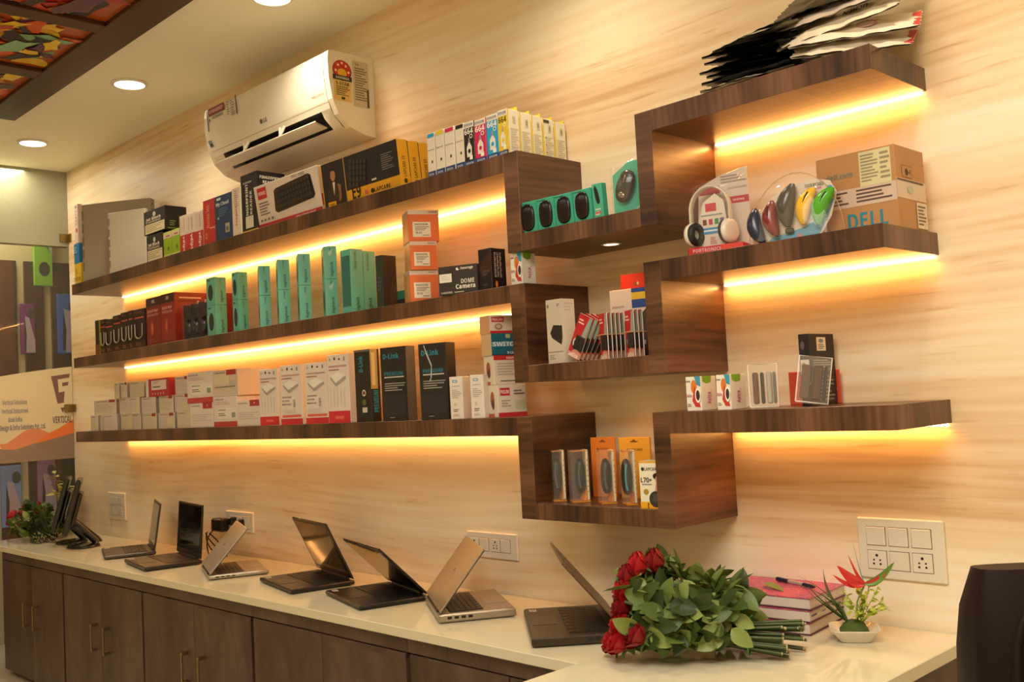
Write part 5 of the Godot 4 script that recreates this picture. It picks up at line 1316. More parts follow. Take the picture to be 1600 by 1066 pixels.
func mice_blister() -> void:
	var p: Array = [0.6584, 1.6897, 0.2051, 0.2115, 0.1542, 0.05, 16, 0]
	var t := thing("mice_blister", "fan-shaped clear blister with five coloured curved mice", "blister pack", Vector3(p[0] + 0.008, p[1], 0.245), 10)
	t.rotation_degrees.x = -4
	var cd := PackedVector2Array([Vector2(-0.072, 0.0), Vector2(0.058, 0.004), Vector2(0.085, 0.045), Vector2(0.1, 0.1), Vector2(0.085, 0.128), Vector2(0.05, 0.137), Vector2(0.0, 0.132), Vector2(-0.05, 0.112), Vector2(-0.09, 0.075), Vector2(-0.1, 0.045)])
	obj("backing_card", MB.new().k("d6c4ac").prism(cd, -0.003, -0.001), card, t)
	var pr := MB.new()
	pr.xf = Transform3D(Basis(), Vector3(-0.1, 0, -0.0008))
	prt(pr, 0.2, 0.137, [["p", [0.16, 0.02, 0.45, 0.03, 0.78, 0.05, 0.88, 0.3, 0.97, 0.62, 0.9, 0.6, 0.75, 0.3, 0.6, 0.2, 0.4, 0.14, 0.22, 0.1], "5f9ab0"], ["t", "ZEBRONICS", 0.22, 0.62, 0.07, "a05048", 0.5, 0.26], ["t", "COLOR MY TABLE", 0.74, 0.9, 0.06, "2a4a34", 0.0, 0.22], ["t", "your mouse", 0.74, 0.83, 0.05, "c8506a", 0.0, 0.17], ["e", 0.92, 0.82, 0.03, 0.035, "4fa8a8"], ["e", 0.55, 0.07, 0.03, 0.025, "c87a7a"]])
	obj("card_print", pr, card, t)
	var spec := [[-0.083, 0.042, "232a3c", 1.12, 0.20], [-0.045, 0.055, "7a2a22", 1.1, 0.12], [-0.006, 0.08, "4a463c", 1.3, -0.15], [0.037, 0.072, "e0ae14", 1.12, -0.35], [0.076, 0.066, "4fa028", 1.15, -0.42]]
	for s in spec:
		var m := MB.new()
		m.xf = Transform3D(Basis(Vector3(0, 0, 1), s[4]), Vector3(s[0], s[1], 0.014))
		m.k(s[2])
		var rows := []
		for i in 15:
			var u := i / 14.0
			var cy: float = (u - 0.5) * 0.078 * s[3]
			var bend := 0.011 * cos((u - 0.5) * PI)
			var rr: float = 0.0165 * pow(sin(PI * clampf(u, 0.015, 0.985)), 0.42) * s[3]
			var ring := []
			for q in 14:
				var a := TAU * q / 14
				ring.append(Vector3(cos(a) * rr - bend, cy, sin(a) * rr * 0.95))
			rows.append(ring)
		m.grid(rows, true, true)
		var body := obj("mouse_body", m, gloss, t)
		var g := MB.new()
		g.xf = m.xf
		g.tube([Vector3(-0.009, 0.004, 0.0138 * s[3]), Vector3(-0.008, 0.018, 0.0132 * s[3]), Vector3(-0.006, 0.03, 0.0105 * s[3])], 0.0022, 6)
		obj("button_slot", g, mat("slot_black", "1c1712", 0.7), body)
	var usb := MB.new().k("4a443a").box(Vector3(-0.012, 0.022, 0.006), Vector3(0.02, 0.012, 0.008), 0.002)
	obj("receiver", usb, gloss, t)
	var rows2 := []
	for i in 11:
		var a := PI * i / 10.0
		var row := []
		for j in 8:
			var rr := j / 7.0
			var e := Vector2(-cos(a) * 0.112 * rr, 0.0 + sin(a) * 0.155 * rr)
			row.append(Vector3(e.x, e.y + 0.002, 0.034 * pow(maxf(1.0 - rr * rr, 0.0), 0.35)))
		rows2.append(row)
	obj("clear_shell", MB.new().grid(rows2), clear_mat("blister_clear"), t)
	var rim := []
	for i in 21:
		var a := PI * i / 20.0
		rim.append(Vector3(-cos(a) * 0.113, 0.003 + sin(a) * 0.156, 0.0))
	obj("shell_rim_glint", MB.new().tube(rim, 0.0016, 6), clear_mat("rim_amber", 0.35, "c9a070", 0.15), t)

# ---------- laptops
func laptop(label: String, at: Vector3, yaw: float, ang: float, w: float, d: float, th: float, deck: String, lidc: String, keyc: String, silver := false, lidlen := 0.0) -> void:
	var t := thing("laptop", label, "laptop", at, yaw, "laptops on the counter")
	var m := mat("laptop_" + deck + ("m" if silver else ""), deck, 0.35, 0.55 if silver else 0.1)
	var lm := mat("laptop_" + lidc + ("m" if silver else ""), lidc, 0.35, 0.55 if silver else 0.1)
	var black := mat("laptop_black", "15110e", 0.4)
	obj("base", MB.new().box(Vector3(0, th / 2 + 0.003, 0), Vector3(w, th, d), 0.004), m, t)
	var ft := MB.new()
	for sx in [-1, 1]:
		for sz in [-1, 1]:
			ft.box(Vector3(sx * w * 0.42, 0.0016, sz * d * 0.4), Vector3(0.03, 0.003, 0.012), 0.0008)
	obj("rubber_feet", ft, black, t)
	var y := th + 0.003
	var well := MB.new().box(Vector3(0, y, -d * 0.12), Vector3(w * 0.86, 0.0012, d * 0.45), 0.0004)
	obj("keyboard_well", well, mat("well_" + keyc, keyc, 0.5), t)
	var kb := MB.new()
	for r in 6:
		var nk := 14 if r < 5 else 8
		for k in nk:
			var kw := w * 0.84 / nk
			kb.box(Vector3(-w * 0.42 + kw * (k + 0.5), y + 0.0016, -d * 0.12 - d * 0.215 + d * 0.43 * (r + 0.5) / 6.0), Vector3(kw * 0.86, 0.002, d * 0.06), 0.0)
	obj("keys", kb, mat("keycap_" + keyc, keyc, 0.45), t)
	obj("touchpad", MB.new().box(Vector3(-w * 0.04, y + 0.0004, d * 0.31), Vector3(w * 0.3, 0.001, d * 0.27), 0.0003), mat("pad_" + deck, deck, 0.3, 0.2), t)
	var st := MB.new()
	st.xf = Transform3D(Basis(Vector3(1, 0, 0), Vector3(0, 0, -1), Vector3.UP), Vector3(-w * 0.44, y + 0.0003, d * 0.44))
	prt(st, 0.03, 0.02, [["r", 0, 0, 1, 1, "b9b0a4"], ["l", 0.1, 0.2, 0.9, 0.8, 2, "6a625a"]])
	obj("palm_sticker", st, card, t)
	var hz := -d / 2 + 0.008
	var hg := MB.new().tube([Vector3(-w * 0.36, y + 0.002, hz), Vector3(w * 0.36, y + 0.002, hz)], 0.007, 10)
	obj("hinge", hg, black, t)
	# side ports
	var po := MB.new()
	for s in [-1, 1]:
		for k in 4:
			po.box(Vector3(s * (w / 2), th * 0.55 + 0.003, -d * 0.36 + k * 0.021), Vector3(0.0008, th * 0.32, 0.013), 0.0)
	obj("side_ports", po, mat("port_black", "0c0a08", 0.6), t)
	var lid := Node3D.new()
	var ll := lidlen if lidlen > 0.0 else d * 0.96
	# the lid is one part: its shell, with bezel, screen and badge under it
	var B := Basis(Vector3.RIGHT, -(PI / 2 - deg_to_rad(ang)) * -1.0)
	lid.free()
	var shell := MB.new().box(Vector3(0, ll / 2, -0.003), Vector3(w, ll, 0.006), 0.0025)
	var so := obj("lid", shell, lm, t)
	so.transform = Transform3D(B, Vector3(0, y + 0.004, hz))
	obj("bezel", MB.new().box(Vector3(0, ll / 2, 0.0006), Vector3(w * 0.985, ll * 0.975, 0.0014), 0.0004), mat("bezel_black", "120f0d", 0.3), so)
	obj("screen", MB.new().box(Vector3(0, ll * 0.53, 0.0015), Vector3(w * 0.92, ll * 0.84, 0.0008), 0.0), mat("screen_glass", "0a0908", 0.06), so)
	var lg := MB.new()
	lg.xf = Transform3D(Basis(Vector3(-1, 0, 0), Vector3(0, 1, 0), Vector3(0, 0, -1)), Vector3(0.022, ll * 0.5, -0.0061))
	prt(lg, 0.044, 0.016, [["r", 0.1, 0.2, 0.9, 0.5, "8a857c" if not silver else "5f5a52"], ["r", 0.25, 0.55, 0.7, 0.8, "8a857c" if not silver else "5f5a52"]])
	obj("lid_badge", lg, card, so)

func laptops() -> void:
	laptop("small grey-brown laptop standing wide open beside the second monitor", Vector3(-3.02, CT, 0.262), -20, 99, 0.33, 0.23, 0.016, "4a4034", "55493b", "2c251e")
	laptop("black laptop with its dark screen facing the room, beside the silver one", Vector3(-2.514, CT, 0.325), -10, 94.5, 0.36, 0.245, 0.017, "2a211a", "1f1b18", "231b15")
	laptop("slim silver laptop with its lid tilted over, left of two silver ones", Vector3(-1.994, CT, 0.26), 157.9, 48, 0.34, 0.235, 0.015, "a89e8e", "a39a8c", "4a4036", true)
	laptop("black laptop with half-raised screen, right of the slim silver one", Vector3(-1.457, CT, 0.256), -12.6, 65.2, 0.36, 0.245, 0.015, "261d16", "2a221b", "1c1611")
	laptop("glossy black thin laptop with a low folded screen in mid row", Vector3(-0.988, CT, 0.28), -16.0, 45.5, 0.355, 0.245, 0.014, "17120f", "15110e", "110d0b")
	laptop("thicker silver laptop with a dark keyboard, right of the glossy black one", Vector3(-0.558, CT, 0.238), 147.4, 51.2, 0.335, 0.235, 0.024, "a39682", "93866f", "2c251e", true)
	laptop("brown black laptop beside the rose bouquet, nearest the desk", Vector3(-0.10, CT, 0.258), -41.8, 50, 0.375, 0.252, 0.024, "35291d", "6a5038", "1f1812")
	for k in 2:
		var t := thing("monitor", ["rear dark monitor on a round foot, beside the left bouquet", "front dark monitor on a round foot, left of the laptops"][k], "monitor", Vector3(-3.79 + 0.25 * k, CT, 0.25 + 0.035 * k), -23, "dark monitors on the counter")
		var black := mat("monitor_black", "1b1713", 0.25)
		var pan := MB.new()
		pan.xf = Transform3D(Basis(Vector3.RIGHT, -0.27), Vector3(0, 0.075, 0.075))
		pan.box(Vector3(0, 0.145, 0), Vector3(0.31, 0.29, 0.026), 0.006)
		pan.box(Vector3(0, 0.14, -0.022), Vector3(0.22, 0.17, 0.024), 0.008)
		obj("display_panel", pan, black, t)
		var sc := MB.new()
		sc.xf = pan.xf
		sc.box(Vector3(0, 0.145, 0.0135), Vector3(0.29, 0.265, 0.001), 0.0)
		obj("screen", sc, mat("screen_glass"), t)
		var arm := MB.new()
		arm.tube([Vector3(0, 0.014, -0.075), Vector3(0, 0.03, -0.07), Vector3(0, 0.15, 0.045)], [0.03, 0.024, 0.018], 10)
		obj("stand_arm", arm, black, t)
		var ft := MB.new()
		ft.xf = Transform3D(Basis.from_scale(Vector3(1.0, 1, 0.75)), Vector3(0, 0, -0.01))
		ft.lathe([[0.0, 0.0], [0.104, 0.0], [0.11, 0.004], [0.104, 0.011], [0.05, 0.017], [0.0, 0.018]], 32)
		obj("foot", ft, mat("monitor_gloss", "1a1612", 0.12), t)
		if k == 0:
			var tg := MB.new()
			tg.xf = pan.xf
			tg.box(Vector3(0.12, 0.13, -0.0355), Vector3(0.03, 0.05, 0.001), 0.0)
			obj("white_tag", tg, mat("tag_white", "d9d2c4", 0.5), t)

# ---------- flowers, books and the plant on the desk
func leaf_mesh(L: float, W: float, sd: int, mt: Material) -> ArrayMesh:
	var m := MB.new()
	var rows := []
	for i in 8:
		var u := i / 7.0
		var wd := W * pow(sin(PI * clampf(pow(u, 0.8), 0.0, 1.0)), 0.75) + 0.0006
		var bend := -0.25 * L * u * u + 0.03 * L * sin(u * 5.0 + sd)
		rows.append([Vector3(u * L, bend + wd * 0.25, -wd), Vector3(u * L, bend + 0.04 * wd, -wd * 0.45), Vector3(u * L, bend, 0), Vector3(u * L, bend + 0.04 * wd, wd * 0.45), Vector3(u * L, bend + wd * 0.25, wd)])
	m.grid(rows, false, true)
	return m.mesh(mt)

func rose(r: float, sd: int, m: Material) -> MB:
	var mb := MB.new()
	var rr := RandomNumberGenerator.new()
	rr.seed = sd
	for ring in 4:
		var n: int = [2, 3, 5, 5][ring]
		var rad: float = r * [0.22, 0.48, 0.74, 0.95][ring]
		var ht: float = r * [1.5, 1.45, 1.3, 1.1][ring]
		for k in n:
			var a0 := TAU * k / n + ring * 0.7 + rr.randf() * 0.3
			var span := TAU / n * 1.35
			var rows := []
			for i in 6:
				var u := i / 5.0
				var row := []
				for j in 7:
					var q := j / 6.0 - 0.5
					var a := a0 + q * span
					var edge := 1.0 - 0.35 * pow(absf(q) * 2.0, 3.0)
					var flare := rad * (0.35 + 0.65 * sin(u * PI * 0.55)) + (r * 0.16 * pow(u, 4.0) * (0.3 + ring * 0.3)) + 0.02 * r * sin(q * 9 + sd)
					row.append(Vector3(cos(a) * flare, u * ht * edge - r * 0.15, sin(a) * flare))
				rows.append(row)
			mb.grid(rows)
	return mb

func bouquet(label: String, at: Vector3, yaw: float, sc: float, nroses: int, nleaves: int, sd: int, ties: bool) -> void:
	var t := thing("rose_bouquet", label, "bouquet", at, yaw)
	t.scale = Vector3.ONE * sc
	var r := RandomNumberGenerator.new()
	r.seed = sd
	var stemm := mat("rose_stem", "3d4a1f", 0.5)
	var tip := mat("stem_cut", "a89a68", 0.6)
	var reds := [mat("rose_red", "a5121a", 0.5), mat("rose_deep", "7f0d16", 0.5)]
	var greens := []
	for g in ["37461e", "4a5a2b", "5b6b31", "2c3a1a", "7f8b4a"]:
		var lm := mat("leaf_" + g, g, 0.42)
		lm.metallic_specular = 0.35
		lm.backlight_enabled = true
		lm.backlight = Color(0.25, 0.3, 0.12)
		greens.append(lm)
	# axis runs along +x: heads at -x, cut stems at +x
	for b in 2:
		for k in 24:
			var a := r.randf() * TAU
			var q := sqrt(r.randf())
			var hy := 0.105 + sin(a) * q * 0.09
			var hzz := cos(a) * q * 0.13
			var bz := -0.035 + b * 0.07
			var e := Vector3(0.205 + r.randf() * 0.02 - b * 0.035, 0.04 + sin(a) * q * 0.034, bz + cos(a) * q * 0.034)
			var st := Vector3(-0.15, hy, hzz)
			var mid := Vector3(0.07, 0.045 + sin(a) * q * 0.02, bz * 0.8 + cos(a) * q * 0.03)
			var so := obj("stem", MB.new().tube([st, st.lerp(mid, 0.55), mid, e], 0.0036, 6, false), stemm, t)
			var cut := MB.new().tube([e - Vector3(0.001, 0, 0), e + Vector3(0.002, 0, 0)], 0.0036, 6)
			obj("cut_end", cut, tip, so)
		if ties:
			var ring := []
			for i in 17:
				var a := TAU * i / 16
				ring.append(Vector3(0.085 + b * 0.02, 0.046 + sin(a) * 0.037, (-0.03 + b * 0.06) + cos(a) * 0.04))
			var tie := MB.new().tube(ring, 0.0017, 6, false)
			tie.tube([ring[4], ring[4] + Vector3(0.012, 0.012, 0.006)], 0.0015, 5)
			tie.tube([ring[4], ring[4] + Vector3(-0.004, 0.014, 0.008)], 0.0015, 5)
			obj("green_tie", tie, mat("tie_green", "2f9a45", 0.4), t)
	for k in nroses:
		var a := -0.5 + 3.3 * k / maxf(nroses - 1, 1) if nroses < 12 else TAU * k / nroses
		var rad := 0.085 if k % 3 else 0.055
		var ce := Vector3(-0.17 + r.randf_range(-0.015, 0.015), 0.10 + sin(a) * rad, cos(a) * rad * 1.35)
		if nroses >= 9:
			# up the left outline of the bunch, then over its top
			var prof: Array = [[0.185, 0.04], [0.15, 0.062], [0.178, 0.078], [0.172, 0.112], [0.165, 0.15], [0.155, 0.178], [0.125, 0.2], [0.085, 0.205], [0.195, 0.028], [0.14, 0.17], [0.16, 0.1]][k]
			var ld: Vector3 = Vector3(-0.7, 0, 0.71) * (prof[0] + 0.016) + Vector3(0.71, 0, 0.7) * (0.05 - 0.008 * k + 0.05 * float(k == 1))
			ce = ld.rotated(Vector3.UP, -deg_to_rad(yaw)) + Vector3(0.02, prof[1], 0)
		var m := rose(0.026 + r.randf() * 0.004, sd + k, null)
		var o := obj("rose_bloom", m, reds[k % 2], t)
		o.position = ce
		var dir := (Vector3(-1.0, 0.35 + r.randf() * 0.4, 0.35)).normalized()
		o.basis = Basis(Vector3.UP.cross(dir).normalized(), Vector3.UP.angle_to(dir))
		var cal := MB.new()
		for i in 5:
			var an := TAU * i / 5
			var d2 := Vector3(cos(an), 0, sin(an))
			cal.tube([Vector3(0, -0.008, 0), d2 * 0.016 + Vector3(0, -0.006, 0), d2 * 0.03 + Vector3(0, -0.012, 0)], [0.004, 0.004, 0.0008], 5)
		cal.blob(Vector3(0, -0.008, 0), Vector3(0.009, 0.008, 0.009), 8, 5)
		obj("sepals", cal, greens[1], o)
	var shapes := []
	for k in 3:
		for g in greens:
			shapes.append(leaf_mesh([0.056, 0.046, 0.066][k], [0.018, 0.0155, 0.02][k], k, g))
	for k in nleaves:
		var o := MeshInstance3D.new()
		o.name = "leaf"
		o.mesh = shapes[r.randi() % shapes.size()]
		t.add_child(o, true)
		var u := pow(r.randf(), 0.9)
		var a := r.randf_range(-0.8, PI + 0.8) if r.randf() < 0.85 else r.randf() * TAU
		var R := lerpf(0.1, 0.062, pow(u, 1.6)) * r.randf_range(0.75, 1.0)
		var c := Vector3(lerpf(-0.145, 0.085, u), lerpf(0.10, 0.075, u) + sin(a) * R, cos(a) * R * 1.35)
		c.y = maxf(c.y, 0.018)
		o.position = c
		var out := Vector3(0, sin(a), cos(a))
		var along := (Vector3(r.randf_range(-0.9, 0.9), 0, 0) + out * r.randf_range(0.1, 0.8) + Vector3(r.randf_range(-0.4, 0.4), r.randf_range(-0.5, 0.5), r.randf_range(-0.5, 0.5))).normalized()
		var nn := (out + Vector3(r.randf_range(-0.6, 0.6), r.randf_range(-0.2, 0.7), r.randf_range(-0.5, 0.5))).normalized()
		var side := along.cross(nn).normalized()
		if c.y < 0.06:
			along.y = maxf(along.y, 0.25)
		o.basis = Basis(along, side.cross(along).normalized(), side).orthonormalized().rotated(along.normalized(), r.randf_range(-0.4, 0.4))
		var low := 0.0
		for q in [Vector3(0.075, -0.02, 0), Vector3(0.04, -0.005, 0.024), Vector3(0.04, -0.005, -0.024)]:
			low = minf(low, (o.basis * q).y)
		o.position.y = maxf(o.position.y, 0.004 - low)

func on_desk() -> void:
	bouquet("large bunch of red roses lying on the raised desk, stems to the right", Vector3(0.487, DT, 0.462), 28, 1.0, 11, 290, 5, true)
	bouquet("small dark red rose bunch at the far end of the counter by the glass", Vector3(-4.1, CT, 0.3), -8, 0.95, 8, 130, 9, false)
	var sp := thing("flower_spray", "tall spray of pale green curling sprigs behind the left bouquet", "foliage", Vector3(-4.2, CT, 0.1))
	var r := RandomNumberGenerator.new()
	r.seed = 77
	var pale := mat("sprig_pale", "9aa05a", 0.5)
	for k in 7:
		var bx := r.randf_range(-0.1, 0.12)
		var hgt := r.randf_range(0.22, 0.43)
		var tip := Vector3(bx + r.randf_range(-0.05, 0.05), hgt, r.randf_range(-0.08, 0.13))
		var so := obj("sprig", MB.new().tube([Vector3(bx * 0.5, 0.002, 0.0), Vector3(bx * 0.8, hgt * 0.5, tip.z * 0.5), tip], [0.0025, 0.002, 0.001], 5), pale, sp)
		for j in 9:
			var lm := MeshInstance3D.new()
			lm.name = "sprig_leaf"
			lm.mesh = leaf_mesh(0.055, 0.011, j, pale)
			so.add_child(lm, true)
			lm.position = Vector3(bx * 0.8, hgt * 0.5, tip.z * 0.5).lerp(tip, 0.35 + 0.65 * j / 8.0)
			lm.rotation = Vector3(r.randf_range(-0.6, 0.6), r.randf() * TAU, r.randf_range(-0.3, 0.9))
	books()
	pot_plant()
	# charger plugged in behind the silver laptop
	var ch := thing("charger", "black laptop charger plugged into the wall with tangled leads", "charger", Vector3(-2.44, 0.845, 0.022))
	var bl := mat("charger_black", "17130f", 0.4)
	var ad := MB.new().box(Vector3(-0.05, -0.005, 0.03), Vector3(0.095, 0.06, 0.045), 0.006)
	ad.box(Vector3(0.02, 0.012, 0.004), Vector3(0.03, 0.035, 0.03), 0.004)
	obj("adapter", ad, bl, ch)
	obj("plug", MB.new().box(Vector3(0.09, 0.0, -0.001), Vector3(0.025, 0.045, 0.028), 0.004), bl, ch)
	for k in 4:
		var pts := []
		for i in 9:
			var u := i / 8.0
			pts.append(Vector3(-0.09 + 0.03 * k + 0.05 * sin(u * 4 + k) * u, lerpf(-0.03, -0.142, u), 0.045 + 0.045 * sin(u * 3.0 + k * 0.8) + 0.012 * k))
		obj("lead", MB.new().tube(pts, 0.003, 6), bl, ch)

func books() -> void:
	var names := ["bottom pink-covered notebook of the stack of three", "middle pink-covered notebook of the stack of three", "top pink-covered notebook of the stack, with a pen on it"]
	var cov := mat("book_cover", "ffffff", 0.4)
	var im := Image.create(256, 256, false, Image.FORMAT_RGB8)
	var f := FastNoiseLite.new()
	f.seed = 8
	f.frequency = 0.022
	for yy in 256:
		for xx in 256:
			var q := f.get_noise_2d(xx, yy)
			var s := sin(q * 16.0)
			var base := Color("bc3a6c").lerp(Color("7a3a80"), clampf(f.get_noise_2d(xx * 0.3 + 90, yy * 0.3) + 0.35, 0, 1))
			im.set_pixel(xx, yy, base.lerp(Color("dd7a62"), 0.8 if s > 0.45 else 0.0))
	cov.albedo_texture = ImageTexture.create_from_image(im)
	cov.uv1_scale = Vector3(5, 5, 1)
	for k in 3:
		var t := thing("notebook", names[k], "book", Vector3(0.462 + 0.004 * k, DT + 0.0005 + k * 0.0295, 0.108 - 0.002 * k), 6 - k, "stack of notebooks")
		obj("page_block", MB.new().k("cfc0b4").box(Vector3(0, 0.0145, 0.001), Vector3(0.262, 0.0235, 0.198), 0.001), card, t)
		for s in 2:
			obj("cover", MB.new().box(Vector3(0, 0.0014 if s == 0 else 0.0276, 0), Vector3(0.268, 0.0025, 0.205), 0.001), cov if s else mat("cover_dark", "5a2a3a", 0.5), t)
		obj("spine", MB.new().box(Vector3(-0.1335, 0.0145, 0), Vector3(0.002, 0.025, 0.205), 0.0008), mat("cover_dark"), t)
		var pr := MB.new()
		pr.xf = face(0.262, 0.0235, 0.2, "right", 0.0028)
		if k == 1:
			prt(pr, 0.2, 0.0235, [["l", 0.05, 0.3, 0.2, 0.7, 1, "6a5a6a"], ["l", 0.35, 0.35, 0.5, 0.7, 1, "a08a98"], ["r", 0.82, 0.35, 0.9, 0.65, "4a3a48"]])
			obj("edge_marks", pr, card, t)
	var pen := thing("pen", "dark blue and silver pen lying on the top notebook", "pen", Vector3(0.5, DT + 0.0945, 0.07), -20)
	var pm := MB.new()
	pm.xf = Transform3D(Basis(Vector3(0, 0, 1), PI / 2), Vector3.ZERO)
	obj("cap", MB.new().tube([Vector3(-0.07, 0, 0), Vector3(-0.025, 0, 0)], 0.0055, 10), mat("pen_blue", "1c1f3a", 0.3), pen)
	obj("barrel", MB.new().tube([Vector3(-0.0248, 0, 0), Vector3(0.03, 0, 0)], 0.0048, 10), mat("pen_silver", "c9c2b8", 0.25, 0.5), pen)
	obj("tip", MB.new().tube([Vector3(0.0302, 0, 0), Vector3(0.065, 0, 0), Vector3(0.072, 0, 0)], [0.0052, 0.0045, 0.002], 10), mat("pen_blue"), pen)
	var lf := thing("fallen_leaf", "single green rose leaf lying on the top notebook", "leaf", Vector3(0.438, DT + 0.0985, 0.118), -25)
	var lo := MeshInstance3D.new()
	lo.name = "leaf_blade"
	var gm := mat("leaf_7f8b4a", "7f8b4a", 0.42)
	lo.mesh = leaf_mesh(0.085, 0.014, 2, gm)
	lo.rotation_degrees = Vector3(0, 0, 9)
	lo.position.y = -0.004
	lf.add_child(lo)

func pot_plant() -> void:
	var t := thing("potted_plant", "small artificial plant with a red flower in a square white dish", "plant", Vector3(0.703, DT, 0.17), 32)
	t.scale = Vector3.ONE * 1.08
	var dish := MB.new()
	var rows := []
	for p in [[0.028, 0.0], [0.032, 0.002], [0.05, 0.026], [0.051, 0.028], [0.047, 0.028], [0.03, 0.01], [0.0, 0.01]]:
		var ring := []
		for q in 32:
			var a := TAU * q / 32
			var d: Vector2 = Vector2(signf(cos(a)) * pow(absf(cos(a)), 0.35), signf(sin(a)) * pow(absf(sin(a)), 0.35)) * p[0]
			ring.append(Vector3(d.x, p[1], -d.y))
		rows.append(ring)
	dish.grid(rows, true)
	var bot := []
	for q in 32:
		bot.append(rows[0][q])
	dish.fan(bot, Vector3.DOWN)
	obj("dish", dish, mat("ceramic_white", "ddd3c0", 0.18), t)
	var moss := MB.new()
	var f := FastNoiseLite.new()
	f.frequency = 90.0
	var mr := []
	for i in 9:
		var th := PI * 0.5 * i / 8.0
		var ring := []
		for q in 20:
			var a := TAU * q / 20
			var d := Vector3(cos(a) * cos(th), sin(th), -sin(a) * cos(th))
			ring.append(Vector3(0, 0.012, 0) + d * (0.031 + 0.004 * f.get_noise_3dv(d)))
		mr.append(ring)
	moss.grid(mr, true)
	obj("moss_ball", moss, mat("moss", "4a5a1e", 0.9), t)
	var blade := mat("grass_blade", "3f5a24", 0.4)
	for k in 9:
		var b := MB.new()
		var tip := Vector3(-0.055 - 0.018 * (k % 4), 0.085 + 0.016 * (k % 5), -0.02 + 0.012 * (k % 3))
		var rows2 := []
		for i in 8:
			var u := i / 7.0
			var c := Vector3(-0.012, 0.038, 0).lerp(tip, u) + Vector3(0.012 * sin(u * PI) * (1 if k % 2 else -1), 0.008 * sin(u * PI), 0)
			var wd := 0.006 * (1.0 - u * u) + 0.0003
			rows2.append([c + Vector3(-wd * 0.4, 0, wd), c + Vector3(wd * 0.3, 0, 0), c + Vector3(-wd * 0.4, 0, -wd)])
		b.grid(rows2)
		obj("grass_blade", b, blade, t)
	var red := mat("petal_red", "cf3530", 0.35)
	red.backlight_enabled = true
	red.backlight = Color(0.3, 0.08, 0.06)
	var base := Vector3(0.028, 0.118, 0.004)
	obj("flower_stem", MB.new().tube([Vector3(0.006, 0.036, 0), Vector3(0.01, 0.08, 0.0), base], 0.002, 6), mat("stem_green", "6a8a3a", 0.5), t)
	var tips := [[Vector3(-0.055, 0.04, 0.004), 0.017, red], [Vector3(-0.03, 0.062, -0.004), 0.009, red], [Vector3(-0.065, 0.022, 0.01), 0.007, red], [Vector3(0.062, 0.048, 0.01), 0.012, mat("petal_green", "5f8a2c", 0.4)], [Vector3(-0.018, 0.088, 0.0), 0.005, mat("petal_teal", "4a98a0", 0.4)], [Vector3(0.05, 0.036, 0.006), 0.01, red]]
	for k in tips.size():
		var p := MB.new()
		var rows3 := []
		for i in 9:
			var u := i / 8.0
			var c: Vector3 = base + tips[k][0] * u + Vector3(0, -0.012 * sin(u * PI), 0)
			var wd: float = tips[k][1] * pow(sin(PI * clampf(u * 0.9 + 0.08, 0, 1)), 0.8)
			if i == 8:
				wd = 0.0002
			rows3.append([c + Vector3(0, wd, wd * 0.3), c + Vector3(0, 0, -wd * 0.25), c + Vector3(0, -wd * 0.6, wd * 0.5)])
		p.grid(rows3)
		obj("petal", p, tips[k][2], t)
	var r := RandomNumberGenerator.new()
	r.seed = 12
	var lime := mat("sprig_lime", "a8b83a", 0.5)
	for k in 12:
		var tip := Vector3(r.randf_range(-0.02, 0.075), r.randf_range(0.055, 0.108), r.randf_range(-0.03, 0.03))
		var so := obj("lime_sprig", MB.new().tube([Vector3(0.012, 0.03, 0), Vector3(0.02, 0.05, 0).lerp(tip, 0.4), tip], 0.0011, 5), lime, t)
		for j in 7:
			var lm := MeshInstance3D.new()
			lm.name = "sprig_leaf"
			lm.mesh = leaf_mesh(0.014, 0.0045, j, lime)
			so.add_child(lm, true)
			lm.position = Vector3(0.016, 0.042, 0).lerp(tip, 0.4 + 0.6 * j / 6.0)
			lm.rotation = Vector3(r.randf_range(-0.8, 0.8), r.randf() * TAU, r.randf_range(-0.3, 1.1))

# ---------- switch plates
func plate(label: String, x0: float, x1: float, y0: float, y1: float, cells: Array) -> void:
	var t := thing("switch_plate", label, "switch plate", Vector3((x0 + x1) / 2, y0, 0.0003), 0, "white switch plates")
	var w := x1 - x0
	var h := y1 - y0
	var wh := mat("switch_white", "e2d6bf", 0.3)
	obj("plate", MB.new().box(Vector3(0, h / 2, 0.0045), Vector3(w, h, 0.009), 0.003), wh, t)
	for c in cells:
		var cx: float = (c[1] - 0.5) * w
		var cy: float = c[2] * h
		var cw: float = c[3] * w
		var ch: float = c[4] * h
		obj("gap_frame", MB.new().box(Vector3(cx, cy, 0.0091), Vector3(cw, ch, 0.0012), 0.0), mat("gap_dark", "5a4c3a", 0.7), t)
		var k := MB.new()
		k.xf = Transform3D(Basis(Vector3.RIGHT, 0.04 if c[0] == "s" else 0.0), Vector3(cx, cy, 0.0105))
		k.box(Vector3.ZERO, Vector3(cw - 0.0022, ch - 0.0022, 0.0035), 0.0012)
		var o := obj("rocker" if c[0] == "s" else "socket", k, wh, t)
		if c[0] == "o":
			var hl := MB.new()
			for q in [[0, 0.24, 0.0036], [-0.16, 0.0, 0.0024], [0.16, 0.0, 0.0024], [-0.17, -0.2, 0.0028], [0.17, -0.2, 0.0028]]:
				hl.tube([Vector3(cx + q[0] * cw, cy + q[1] * ch, 0.0121), Vector3(cx + q[0] * cw, cy + q[1] * ch, 0.0124)], q[2], 10)
			obj("pin_holes", hl, mat("hole_black", "1f1812", 0.8), o)

